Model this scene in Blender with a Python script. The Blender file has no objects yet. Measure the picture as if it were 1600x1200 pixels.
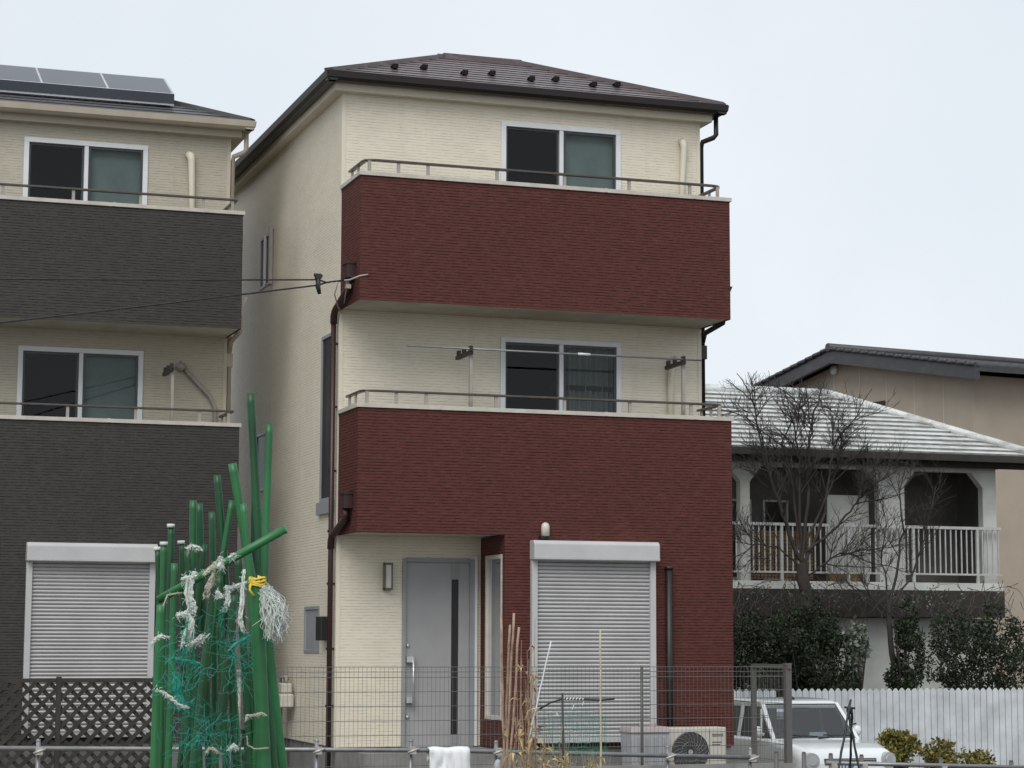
import bpy, math, random
from mathutils import Vector, noise
R = math.radians
random.seed(7)
scene = bpy.context.scene
COL = scene.collection

# ------------------------------------------------------------------ camera
FPX, YAW, PIT, ROL = 3404.2, R(18.795), R(6.705), R(0.179)
CAM = Vector((-6.663, -26.275, 1.313))
fw = Vector((math.sin(YAW)*math.cos(PIT), math.cos(YAW)*math.cos(PIT), math.sin(PIT)))
r0 = Vector((math.cos(YAW), -math.sin(YAW), 0)); u0 = r0.cross(fw)
rt = r0*math.cos(ROL) + u0*math.sin(ROL); up = -r0*math.sin(ROL) + u0*math.cos(ROL)
cd = bpy.data.cameras.new('camera'); co = bpy.data.objects.new('camera', cd); COL.objects.link(co)
from mathutils import Matrix
co.matrix_world = Matrix(((rt.x, up.x, -fw.x, CAM.x), (rt.y, up.y, -fw.y, CAM.y), (rt.z, up.z, -fw.z, CAM.z), (0, 0, 0, 1)))
cd.sensor_width = 36; cd.lens = FPX/1600*36; cd.clip_start = .1; cd.clip_end = 3000
scene.camera = co

def at(px, py, Y=None, X=None, Z=None):
    """where the line of sight of a photo pixel meets a vertical plane of the place"""
    d = fw + rt*((px-800)/FPX) - up*((py-600)/FPX)
    t = (Y-CAM.y)/d.y if Y is not None else ((X-CAM.x)/d.x if X is not None else (Z-CAM.z)/d.z)
    return CAM + d*t

# ------------------------------------------------------------------ world, sun, exposure
SUN_EL, SUN_AZ = R(46), R(212)      # azimuth clockwise from +Y: in front of the facades, a little to the left
w = bpy.data.worlds.new('World'); scene.world = w; w.use_nodes = True
nt = w.node_tree; nt.nodes.clear()
out = nt.nodes.new('ShaderNodeOutputWorld'); bg = nt.nodes.new('ShaderNodeBackground')
sky = nt.nodes.new('ShaderNodeTexSky'); sky.sky_type = 'NISHITA'; sky.sun_disc = False
sky.sun_elevation = SUN_EL; sky.sun_rotation = SUN_AZ
tc = nt.nodes.new('ShaderNodeTexCoord'); nz = nt.nodes.new('ShaderNodeTexNoise')
nz.inputs['Scale'].default_value = 4.0; nz.inputs['Detail'].default_value = 6
nt.links.new(tc.outputs['Generated'], nz.inputs['Vector'])
cr = nt.nodes.new('ShaderNodeValToRGB')
cr.color_ramp.elements[0].position = .3; cr.color_ramp.elements[0].color = (7.5, 8.1, 8.75, 1)
cr.color_ramp.elements[1].position = .7; cr.color_ramp.elements[1].color = (8.7, 9.15, 9.6, 1)
nt.links.new(nz.outputs['Fac'], cr.inputs['Fac'])
mx = nt.nodes.new('ShaderNodeMixRGB'); mx.inputs['Fac'].default_value = .93   # closed cloud cover over a trace of blue
nt.links.new(sky.outputs['Color'], mx.inputs['Color1']); nt.links.new(cr.outputs['Color'], mx.inputs['Color2'])
nt.links.new(mx.outputs['Color'], bg.inputs['Color']); bg.inputs['Strength'].default_value = .095
nt.links.new(bg.outputs[0], out.inputs[0])
sl = bpy.data.lights.new('sun', 'SUN'); sl.energy = 1.95; sl.angle = R(40); sl.color = (1, .965, .91)
so = bpy.data.objects.new('sun', sl); COL.objects.link(so)
sd = Vector((math.sin(SUN_AZ)*math.cos(SUN_EL), math.cos(SUN_AZ)*math.cos(SUN_EL), math.sin(SUN_EL)))
so.rotation_euler = sd.to_track_quat('Z', 'Y').to_euler()
scene.view_settings.view_transform = 'Standard'; scene.view_settings.look = 'None'
scene.view_settings.exposure = 0.12; scene.view_settings.gamma = 1

# ------------------------------------------------------------------ materials
def base(name):
    m = bpy.data.materials.new(name); m.use_nodes = True
    return m, m.node_tree, m.node_tree.nodes['Principled BSDF']
def N(nt, t, **k):
    n = nt.nodes.new(t)
    for a, b in k.items():
        if a in n.inputs: n.inputs[a].default_value = b
        else: setattr(n, a, b)
    return n
def mat(name, c, rough=.6, var=.15, scale=3, bump=0, bscale=60, metal=0, spec=.5):
    """plain surface with slow tonal drift and fine grain"""
    m, nt, b = base(name)
    t = N(nt, 'ShaderNodeTexCoord'); n = N(nt, 'ShaderNodeTexNoise', Scale=scale, Detail=6.0, Roughness=.6)
    nt.links.new(t.outputs['Object'], n.inputs['Vector'])
    r = N(nt, 'ShaderNodeValToRGB')
    r.color_ramp.elements[0].position = .3; r.color_ramp.elements[1].position = .7
    r.color_ramp.elements[0].color = tuple(x*(1-var) for x in c)+(1,)
    r.color_ramp.elements[1].color = tuple(min(1, x*(1+var)) for x in c)+(1,)
    nt.links.new(n.outputs['Fac'], r.inputs['Fac']); nt.links.new(r.outputs['Color'], b.inputs['Base Color'])
    b.inputs['Roughness'].default_value = rough; b.inputs['Metallic'].default_value = metal
    b.inputs['Specular IOR Level'].default_value = spec
    if bump:
        n2 = N(nt, 'ShaderNodeTexNoise', Scale=bscale, Detail=4.0); bp = N(nt, 'ShaderNodeBump', Strength=bump, Distance=.01)
        nt.links.new(t.outputs['Object'], n2.inputs['Vector']); nt.links.new(n2.outputs['Fac'], bp.inputs['Height'])
        nt.links.new(bp.outputs['Normal'], b.inputs['Normal'])
    return m
def siding(name, c, groove, light, pitch=.0365, rough=.7, strength=.7, gmix=.9, lmix=.4, spec=.3):
    """fine split-stone siding: low courses with broken dark joints and pale arrises, faint rain streaks"""
    m, nt, b = base(name)
    L = nt.links.new
    def mth(op, a, v=None, w=None):
        n = N(nt, 'ShaderNodeMath', operation=op)
        for k, q in enumerate((a, v, w)):
            if q is None: continue
            if isinstance(q, (int, float)): n.inputs[k].default_value = q
            else: L(q, n.inputs[k])
        return n.outputs[0]
    def rng_(v, a, b_):
        n = N(nt, 'ShaderNodeMapRange'); n.inputs['From Min'].default_value = a; n.inputs['From Max'].default_value = b_; L(v, n.inputs['Value']); return n.outputs[0]
    def mixc(f, a, b_):
        n = N(nt, 'ShaderNodeMixRGB')
        for k, q in (('Fac', f), ('Color1', a), ('Color2', b_)):
            if isinstance(q, tuple): n.inputs[k].default_value = q+(1,)
            else: L(q, n.inputs[k])
        return n.outputs[0]
    t = N(nt, 'ShaderNodeTexCoord'); s = N(nt, 'ShaderNodeSeparateXYZ'); L(t.outputs['Object'], s.inputs[0])
    u = mth('ADD', s.outputs['X'], s.outputs['Y'])
    v = mth('DIVIDE', s.outputs['Z'], pitch); row = mth('FLOOR', v); fr = mth('SUBTRACT', v, row)
    def rownoise(su, sr, off, det=2.0):
        cb = N(nt, 'ShaderNodeCombineXYZ'); L(mth('MULTIPLY', u, su), cb.inputs['X']); L(mth('MULTIPLY', row, sr), cb.inputs['Y']); cb.inputs['Z'].default_value = off
        n = N(nt, 'ShaderNodeTexNoise', Scale=1.0, Detail=det, Roughness=.6); L(cb.outputs[0], n.inputs['Vector']); return n.outputs['Fac']
    n1 = rownoise(8.5, 3.7, 0.0, 3.0); n2 = rownoise(9.5, 2.9, 7.0); n3 = rownoise(1.4, .21, 3.0)
    g = mth('SUBTRACT', 1.0, rng_(fr, .10, .30))                              # joint at the foot of every course
    gm = mth('MULTIPLY', g, mth('ADD', .30, mth('MULTIPLY', rng_(n1, .42, .58), .70)))
    hi = mth('MULTIPLY', mth('MULTIPLY', rng_(fr, .62, .82), rng_(n2, .48, .66)), lmix)   # pale arris on some stones
    dr = N(nt, 'ShaderNodeTexNoise', Scale=.8, Detail=5.0); L(t.outputs['Object'], dr.inputs['Vector'])
    cb = N(nt, 'ShaderNodeCombineXYZ'); L(mth('MULTIPLY', u, 6.0), cb.inputs['X']); L(mth('MULTIPLY', s.outputs['Z'], .35), cb.inputs['Y'])
    st = N(nt, 'ShaderNodeTexNoise', Scale=1.0, Detail=4.0, Roughness=.6); L(cb.outputs[0], st.inputs['Vector'])
    c0 = mixc(mth('ADD', mth('MULTIPLY', dr.outputs['Fac'], .5), mth('MULTIPLY', n3, .5)), tuple(x*.80 for x in c), tuple(min(1, x*1.18) for x in c))
    c1 = mixc(mth('MULTIPLY', rng_(st.outputs['Fac'], .55, .8), .22), c0, tuple(x*.55 for x in c))
    c2 = mixc(hi, c1, light); c3 = mixc(mth('MULTIPLY', gm, gmix), c2, groove)
    L(c3, b.inputs['Base Color']); b.inputs['Roughness'].default_value = rough; b.inputs['Specular IOR Level'].default_value = spec
    bp = N(nt, 'ShaderNodeBump', Strength=strength, Distance=.006); L(mth('SUBTRACT', mth('MULTIPLY', n2, .8), gm), bp.inputs['Height']); L(bp.outputs[0], b.inputs['Normal'])
    return m
def glass(name, tint=.75, extra=.06):
    m, nt, b = base(name); nt.nodes.remove(b); L = nt.links.new
    o = nt.nodes['Material Output']
    tr = N(nt, 'ShaderNodeBsdfTransparent'); tr.inputs['Color'].default_value = (tint*.93, tint, tint*.98, 1)
    gl = N(nt, 'ShaderNodeBsdfGlossy'); gl.inputs['Roughness'].default_value = .02
    f = N(nt, 'ShaderNodeFresnel', IOR=1.5); a = N(nt, 'ShaderNodeMath', operation='ADD'); L(f.outputs[0], a.inputs[0]); a.inputs[1].default_value = extra
    mx = N(nt, 'ShaderNodeMixShader'); L(a.outputs[0], mx.inputs[0]); L(tr.outputs[0], mx.inputs[1]); L(gl.outputs[0], mx.inputs[2]); L(mx.outputs[0], o.inputs[0])
    return m
def leafmat(name, c1, c2, rough=.6):
    m, nt, b = base(name); L = nt.links.new
    g = N(nt, 'ShaderNodeNewGeometry'); r = N(nt, 'ShaderNodeValToRGB')
    r.color_ramp.elements[0].color = c1+(1,); r.color_ramp.elements[1].color = c2+(1,)
    L(g.outputs['Random Per Island'], r.inputs['Fac']); L(r.outputs[0], b.inputs['Base Color'])
    b.inputs['Roughness'].default_value = rough; b.inputs['Specular IOR Level'].default_value = .3
    return m
def tilemat(name, c1, c2, stain, rough, width=.3, smin=.5, smax=.7):
    m, nt, b = base(name); L = nt.links.new
    g = N(nt, 'ShaderNodeNewGeometry'); t = N(nt, 'ShaderNodeTexCoord')
    s = N(nt, 'ShaderNodeSeparateXYZ'); L(t.outputs['Object'], s.inputs[0])
    n = N(nt, 'ShaderNodeTexNoise', Scale=2.2, Detail=6.0, Roughness=.75)
    mp = N(nt, 'ShaderNodeMapping'); mp.inputs['Scale'].default_value = (1.3, 1, 3); L(t.outputs['Object'], mp.inputs['Vector']); L(mp.outputs[0], n.inputs['Vector'])
    n2 = N(nt, 'ShaderNodeTexNoise', Scale=14.0, Detail=3.0); L(t.outputs['Object'], n2.inputs['Vector'])
    r = N(nt, 'ShaderNodeMapRange'); r.inputs['From Min'].default_value = smin; r.inputs['From Max'].default_value = smax; L(n.outputs['Fac'], r.inputs['Value'])
    m0 = N(nt, 'ShaderNodeMixRGB'); m0.inputs['Color1'].default_value = c1+(1,); m0.inputs['Color2'].default_value = c2+(1,); L(n2.outputs['Fac'], m0.inputs['Fac'])
    m1 = N(nt, 'ShaderNodeMixRGB'); L(r.outputs[0], m1.inputs['Fac']); L(m0.outputs[0], m1.inputs['Color1']); m1.inputs['Color2'].default_value = stain+(1,)
    L(m1.outputs[0], b.inputs['Base Color']); b.inputs['Roughness'].default_value = rough
    return m

M = {}
M['cream'] = siding('cream siding', (.69, .635, .515), (.40, .365, .28), (.78, .74, .63), gmix=.62, lmix=.35, strength=.35, rough=.5, spec=.6)
M['creamB'] = siding('tan siding', (.44, .405, .325), (.24, .22, .17), (.53, .49, .39), gmix=.6, lmix=.4, strength=.4, rough=.5, spec=.5)
M['red'] = siding('red siding', (.087, .0245, .0195), (.014, .005, .005), (.15, .055, .046), gmix=1.0, lmix=.55)
M['redsm'] = mat('red trim', (.075, .02, .018), .5)
M['grey'] = siding('charcoal siding', (.046, .044, .041), (.014, .013, .012), (.085, .08, .073), gmix=.9, lmix=.45)
M['soffit'] = mat('soffit', (.46, .44, .37), .8)
M['frieze'] = mat('cream frieze', (.64, .60, .485), .6, .05)
M['friezeB'] = mat('tan frieze', (.47, .43, .35), .6, .05)
M['gutter'] = mat('dark brown gutter', (.014, .010, .009), .45, .1)
M['gutterB'] = mat('beige gutter', (.42, .37, .30), .4, .1)
M['pipe'] = mat('maroon pipe', (.032, .011, .010), .4, .1)
M['black'] = mat('black plastic', (.012, .012, .013), .45, .2)
M['guard'] = mat('snow guard metal and course shade', (.006, .005, .005), .6, .1, spec=.2)
M['roofm'] = tilemat('brown slate roof', (.075, .052, .053), (.115, .085, .088), (.16, .13, .13), .38)
M['roofg'] = tilemat('grey slate roof', (.05, .05, .055), (.08, .08, .088), (.10, .10, .11), .42)
M['capm'] = mat('parapet coping', (.48, .45, .40), .45, .12, 6)
M['rail'] = mat('bronze rail', (.095, .085, .075), .32, .15, 8, metal=.6)
M['railpost'] = mat('rail post', (.30, .28, .25), .4, .1, 8)
M['alu'] = mat('white window frame', (.66, .68, .70), .35, .05)
M['aludark'] = mat('dark window frame', (.04, .04, .042), .35, .1)
M['alugrey'] = mat('grey window frame', (.25, .26, .275), .4, .1)
M['glass'] = glass('window glass', .72, -.012)
M['glasscar'] = glass('car glass', .62, .07)
M['sideglass'] = mat('dark side glass', (.018, .02, .024), .35, .1, spec=.25)
M['room'] = mat('room', (.010, .011, .012), .9)
M['roomlit'] = mat('room blind', (.20, .25, .25), .85, .2, 2)
M['curtain'] = mat('lace curtain', (.17, .19, .185), .9, .25, 2)
M['shut'] = mat('shutter slats', (.43, .43, .43), .35, .09, 2)
M['shutbox'] = mat('shutter housing', (.46, .46, .465), .35, .07, 2)
M['door'] = mat('grey door', (.315, .315, .315), .42, .06, 3)
M['silver'] = mat('satin steel', (.55, .56, .57), .3, .05, metal=.6)
M['lampglass'] = mat('lantern glass', (.55, .53, .47), .4, .05)
M['concrete'] = mat('concrete', (.20, .195, .185), .85, .25, 3, .3)
M['found'] = mat('foundation render', (.17, .17, .165), .85, .25, 3, .2)
M['asphalt'] = mat('asphalt', (.055, .055, .056), .9, .25, 4, .5)
M['soil'] = mat('garden soil', (.085, .065, .045), .95, .4, 2, .8, 20)
M['mesh'] = mat('mesh fence wire', (.12, .12, .115), .5, .1)
M['post'] = mat('fence post', (.10, .095, .09), .5, .1)
M['steelpipe'] = mat('galvanised pipe', (.22, .225, .23), .4, .2, 8, metal=.5)
M['galv'] = mat('galvanised clamp', (.45, .44, .41), .4, .2, 20, metal=.4)
M['acw'] = mat('ivory metal', (.50, .48, .42), .5, .08)
M['acdark'] = mat('dark grille', (.05, .05, .048), .5)
M['bin'] = mat('grey plastic bin', (.36, .37, .39), .55, .08)
M['lid'] = mat('pinkish lid', (.36, .30, .30), .55, .1)
M['cloth'] = mat('white cloth', (.74, .76, .78), .9, .06, 8)
M['gp'] = mat('green garden pole', (.015, .120, .036), .42, .35, 5)
M['gp2'] = mat('dark green garden pole', (.009, .072, .025), .45, .35, 5)
M['gp3'] = mat('light green garden pole', (.022, .145, .046), .42, .3, 5)
M['rag'] = mat('white plastic rag', (.60, .65, .61), .7, .12, 30)
M['ragb'] = mat('weathered rag', (.42, .42, .34), .8, .25, 30)
M['net'] = mat('teal netting', (.015, .27, .20), .5, .3, 20)
M['yellow'] = mat('yellow tie', (.65, .48, .05), .5, .15, 30)
M['bamboo'] = mat('dry bamboo', (.31, .22, .16), .6, .35, 12)
M['bamboo2'] = mat('pale cane', (.50, .43, .28), .6, .25, 12)
M['stick'] = mat('black garden stake', (.010, .018, .014), .45, .2)
M['dry'] = leafmat('dry leaves', (.26, .17, .08), (.55, .42, .22))
M['dryg'] = leafmat('fading leaves', (.16, .17, .06), (.60, .45, .18))
M['stem'] = mat('dry stem', (.34, .26, .18), .8, .3, 20)
M['bark'] = mat('dark bark', (.036, .030, .027), .9, .35, 10)
M['bark2'] = mat('grey bark', (.085, .075, .065), .9, .35, 10)
M['ever'] = leafmat('evergreen leaves', (.007, .013, .007), (.035, .050, .024), .6)
M['pale'] = leafmat('pale glossy leaves', (.05, .07, .045), (.20, .24, .18), .4)
M['olive'] = leafmat('olive leaves', (.06, .065, .012), (.24, .20, .05), .5)
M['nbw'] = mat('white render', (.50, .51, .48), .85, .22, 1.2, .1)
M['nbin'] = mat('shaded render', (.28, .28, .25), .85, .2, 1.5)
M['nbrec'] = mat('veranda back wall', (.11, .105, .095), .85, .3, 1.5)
M['nbdark'] = mat('old dark timber and shade', (.030, .026, .022), .8, .4, 3)
M['tile'] = tilemat('pale glazed tile', (.50, .52, .51), (.66, .68, .68), (.20, .20, .18), .4, .3, .44, .72)
M['tileshade'] = mat('shadow-toned tile butts', (.17, .17, .16), .9, .4, 5)  # dark tone paints the shadow under each tile course
M['nbrail'] = mat('white railing', (.42, .43, .42), .5, .15, 6)
M['screen'] = mat('reed screen', (.20, .125, .06), .85, .4, 9)
M['beige'] = mat('beige stucco', (.37, .315, .255), .85, .08, 1.2)
M['darktile'] = tilemat('black tile', (.022, .022, .026), (.045, .045, .05), (.06, .06, .065), .45)
M['picket'] = mat('white painted picket', (.55, .58, .60), .65, .22, 2.2)
M['carp'] = mat('white car paint', (.74, .77, .79), .18, .02, 2)
M['carp'].node_tree.nodes['Principled BSDF'].inputs['Coat Weight'].default_value = .5
M['tyre'] = mat('tyre rubber', (.015, .015, .015), .8)
M['interior'] = mat('car interior', (.035, .038, .038), .8, .3, 4)
M['lens'] = mat('headlight lens', (.40, .42, .42), .1, .1, 8)
M['plateblue'] = mat('blue characters', (.10, .14, .30), .5)
M['platew'] = mat('plate white', (.55, .60, .68), .5, .05)
M['solar'] = mat('solar panel glass', (.02, .024, .035), .12, .1)
M['solarframe'] = mat('solar panel frame', (.40, .41, .43), .35, .1)
M['ceram'] = mat('insulator', (.45, .45, .45), .3)

# ------------------------------------------------------------------ mesh builder
class MB:
    def __init__(s): s.v = []; s.f = []; s.sm = []
    def quad(s, *p):
        i = len(s.v); s.v += [tuple(q) for q in p]; s.f.append(tuple(range(i, i+len(p)))); s.sm.append(False)
    def box(s, x0, x1, y0, y1, z0, z1):
        if x0 > x1: x0, x1 = x1, x0
        if y0 > y1: y0, y1 = y1, y0
        if z0 > z1: z0, z1 = z1, z0
        i = len(s.v)
        s.v += [(x, y, z) for z in (z0, z1) for y in (y0, y1) for x in (x0, x1)]
        for f in ((0, 2, 3, 1), (4, 5, 7, 6), (0, 1, 5, 4), (1, 3, 7, 5), (3, 2, 6, 7), (2, 0, 4, 6)):
            s.f.append(tuple(i+k for k in f)); s.sm.append(False)
    def bar(s, a, b, wx, wz, upv=Vector((0, 0, 1))):
        """box beam from a to b"""
        a, b = Vector(a), Vector(b); d = (b-a).normalized()
        if abs(d.dot(upv)) > .99: upv = Vector((0, 1, 0))
        x = d.cross(upv).normalized()*wx/2; z = x.cross(d).normalized()*wz/2
        i = len(s.v)
        for p in (a, b): s.v += [tuple(p+sx*x+sz*z) for sz in (-1, 1) for sx in (-1, 1)]
        for f in ((0, 1, 3, 2), (4, 6, 7, 5), (0, 4, 5, 1), (1, 5, 7, 3), (3, 7, 6, 2), (2, 6, 4, 0)):
            s.f.append(tuple(i+k for k in f)); s.sm.append(False)
    def tube(s, pts, rad, n=6, caps=True, smooth=True):
        pts = [Vector(p) for p in pts]
        if not isinstance(rad, (list, tuple)): rad = [rad]*len(pts)
        base = len(s.v); prev = None
        for k, p in enumerate(pts):
            d = (pts[min(k+1, len(pts)-1)]-pts[max(k-1, 0)])
            d = d.normalized() if d.length > 1e-9 else Vector((0, 0, 1))
            if prev is None:
                a = d.cross(Vector((0, 0, 1)) if abs(d.z) < .9 else Vector((1, 0, 0))).normalized()
            else:
                a = prev - d*prev.dot(d); a = a.normalized() if a.length > 1e-6 else d.orthogonal().normalized()
            prev = a; b = d.cross(a)
            for j in range(n):
                t = 2*math.pi*j/n
                s.v.append(tuple(p + (a*math.cos(t)+b*math.sin(t))*rad[k]))
        for k in range(len(pts)-1):
            for j in range(n):
                q = base+k*n; s.f.append((q+j, q+(j+1) % n, q+n+(j+1) % n, q+n+j)); s.sm.append(smooth)
        if caps:
            s.f.append(tuple(base+j for j in reversed(range(n)))); s.sm.append(False)
            q = base+(len(pts)-1)*n; s.f.append(tuple(q+j for j in range(n))); s.sm.append(False)
    def ball(s, c, r, n=8, sc=(1, 1, 1)):
        c = Vector(c); i = len(s.v); rings = n//2
        s.v.append((c.x, c.y, c.z-r*sc[2]))
        for a in range(1, rings):
            ph = -math.pi/2+math.pi*a/rings
            for b in range(n):
                th = 2*math.pi*b/n
                s.v.append((c.x+r*sc[0]*math.cos(ph)*math.cos(th), c.y+r*sc[1]*math.cos(ph)*math.sin(th), c.z+r*sc[2]*math.sin(ph)))
        s.v.append((c.x, c.y, c.z+r*sc[2])); top = len(s.v)-1
        for b in range(n):
            s.f.append((i, i+1+(b+1) % n, i+1+b)); s.sm.append(True)
            q = i+1+(rings-2)*n; s.f.append((q+b, q+(b+1) % n, top)); s.sm.append(True)
            for a in range(rings-2):
                q = i+1+a*n; s.f.append((q+b, q+(b+1) % n, q+n+(b+1) % n, q+n+b)); s.sm.append(True)
    def prism(s, poly, axis, a, b):
        """extrude 2D polygon; axis 'x': poly=(y,z); 'y': (x,z); 'z': (x,y)"""
        def P(p, t): return {'x': (t, p[0], p[1]), 'y': (p[0], t, p[1]), 'z': (p[0], p[1], t)}[axis]
        i = len(s.v); n = len(poly)
        s.v += [P(p, a) for p in poly]+[P(p, b) for p in poly]
        s.f.append(tuple(range(i, i+n))); s.f.append(tuple(reversed(range(i+n, i+2*n)))); s.sm += [False]*2
        for k in range(n):
            s.f.append((i+k, i+n+k, i+n+(k+1) % n, i+(k+1) % n)); s.sm.append(False)
    def build(s, name, m, parent=None, fix=True, bevel=0):
        me = bpy.data.meshes.new(name); me.from_pydata(s.v, [], s.f); me.polygons.foreach_set('use_smooth', s.sm)
        me.materials.append(M[m] if isinstance(m, str) else m)
        if fix:
            import bmesh
            bm = bmesh.new(); bm.from_mesh(me); bmesh.ops.recalc_face_normals(bm, faces=bm.faces); bm.to_mesh(me); bm.free()
        o = bpy.data.objects.new(name, me); COL.objects.link(o)
        if parent: o.parent = parent
        if bevel:
            b = o.modifiers.new('bevel', 'BEVEL'); b.width = bevel; b.segments = 2; b.limit_method = 'ANGLE'
        return o
def thing(name, label, cat, loc=(0, 0, 0), group=None):
    o = bpy.data.objects.new(name, None); COL.objects.link(o); o.location = loc
    o['label'] = label; o['category'] = cat
    if group: o['group'] = group
    return o
def tag(o, label, cat, group=None):
    o['label'] = label; o['category'] = cat
    if group: o['group'] = group
    return o
def structure(o): o['kind'] = 'structure'; return o

def panel(mb, axis, c, u0, u1, z0, z1, holes, depth):
    """wall skin in plane axis=c ('y' or 'x') with openings and their reveals, depth = signed reveal depth"""
    us = sorted({u0, u1} | {h[0] for h in holes} | {h[1] for h in holes}); zs = sorted({z0, z1} | {h[2] for h in holes} | {h[3] for h in holes})
    def P(u, d, z): return (u, c+d, z) if axis == 'y' else (c+d, u, z)
    for a, b in zip(us, us[1:]):
        for p, q in zip(zs, zs[1:]):
            um, zm = (a+b)/2, (p+q)/2
            if any(h[0] < um < h[1] and h[2] < zm < h[3] for h in holes): continue
            mb.quad(P(a, 0, p), P(b, 0, p), P(b, 0, q), P(a, 0, q))
    for (a, b, p, q) in holes:
        mb.quad(P(a, 0, p), P(a, depth, p), P(a, depth, q), P(a, 0, q)); mb.quad(P(b, 0, p), P(b, depth, p), P(b, depth, q), P(b, 0, q))
        mb.quad(P(a, 0, p), P(b, 0, p), P(b, depth, p), P(a, depth, p)); mb.quad(P(a, 0, q), P(b, 0, q), P(b, depth, q), P(a, depth, q))

def hip_rows(mb, x0, x1, y0, y1, z0, pitch, run, rows, step=.022, gap=None, lap=.03):
    """hipped roof skin as overlapping courses; run = horizontal distance eave to top; gap collects the butt edges, coloured dark as shadow"""
    gap = gap or mb
    for k in range(rows):
        a = run*k/rows-(lap if k else 0); b = run*(k+1)/rows
        za, zb = z0+pitch*a+step*1.5, z0+pitch*b
        A = [(x0+a, y0+a), (x1-a, y0+a), (x1-a, y1-a), (x0+a, y1-a)]; B = [(x0+b, y0+b), (x1-b, y0+b), (x1-b, y1-b), (x0+b, y1-b)]
        for i in range(4):
            j = (i+1) % 4
            mb.quad((*A[i], za), (*A[j], za), (*B[j], zb), (*B[i], zb))
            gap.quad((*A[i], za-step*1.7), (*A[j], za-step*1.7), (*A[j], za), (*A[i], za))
    b = run; z = z0+pitch*b
    mb.quad((x0+b, y0+b, z), (x1-b, y0+b, z), (x1-b, y1-b, z), (x0+b, y1-b, z))

# ------------------------------------------------------------------ ground
G0, G1 = -.45, -.97
def ground_z(x, y):
    t = min(1, max(0, (x-5.15)/.75)); t = t*t*(3-2*t)
    s = min(1, max(0, (y+7)/2.5)); s = s*s*(3-2*s)
    return G0+(G1-G0)*t*s
mb = MB()
xs = [-600, -100, -40, -15]+[-10+i*.5 for i in range(70)]+[30, 60, 120, 700]; ys = [-60, -30]+[-27+i*.5 for i in range(90)]+[22, 40, 80, 200, 1000]
for y in ys:
    for x in xs:
        mb.v.append((x, y, ground_z(x, y)+.02*noise.noise(Vector((x*1.3, y*1.3, 0)))*(1 if y < -6.5 else 0)))
n = len(xs)
for j in range(len(ys)-1):
    for i in range(n-1): mb.f.append((j*n+i, j*n+i+1, (j+1)*n+i+1, (j+1)*n+i)); mb.sm.append(True)
structure(mb.build('ground', 'soil'))
mb = MB(); mb.quad((-30, -5.2, G0+.008), (5.1, -5.2, G0+.008), (5.1, 14, G0+.008), (-30, 14, G0+.008))
structure(mb.build('pavement', 'concrete'))
mb = MB(); mb.quad((6.0, -4.4, G1+.008), (24, -4.4, G1+.008), (24, 6.9, G1+.008), (6.0, 6.9, G1+.008))
structure(mb.build('parking_ground', 'asphalt'))

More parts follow.
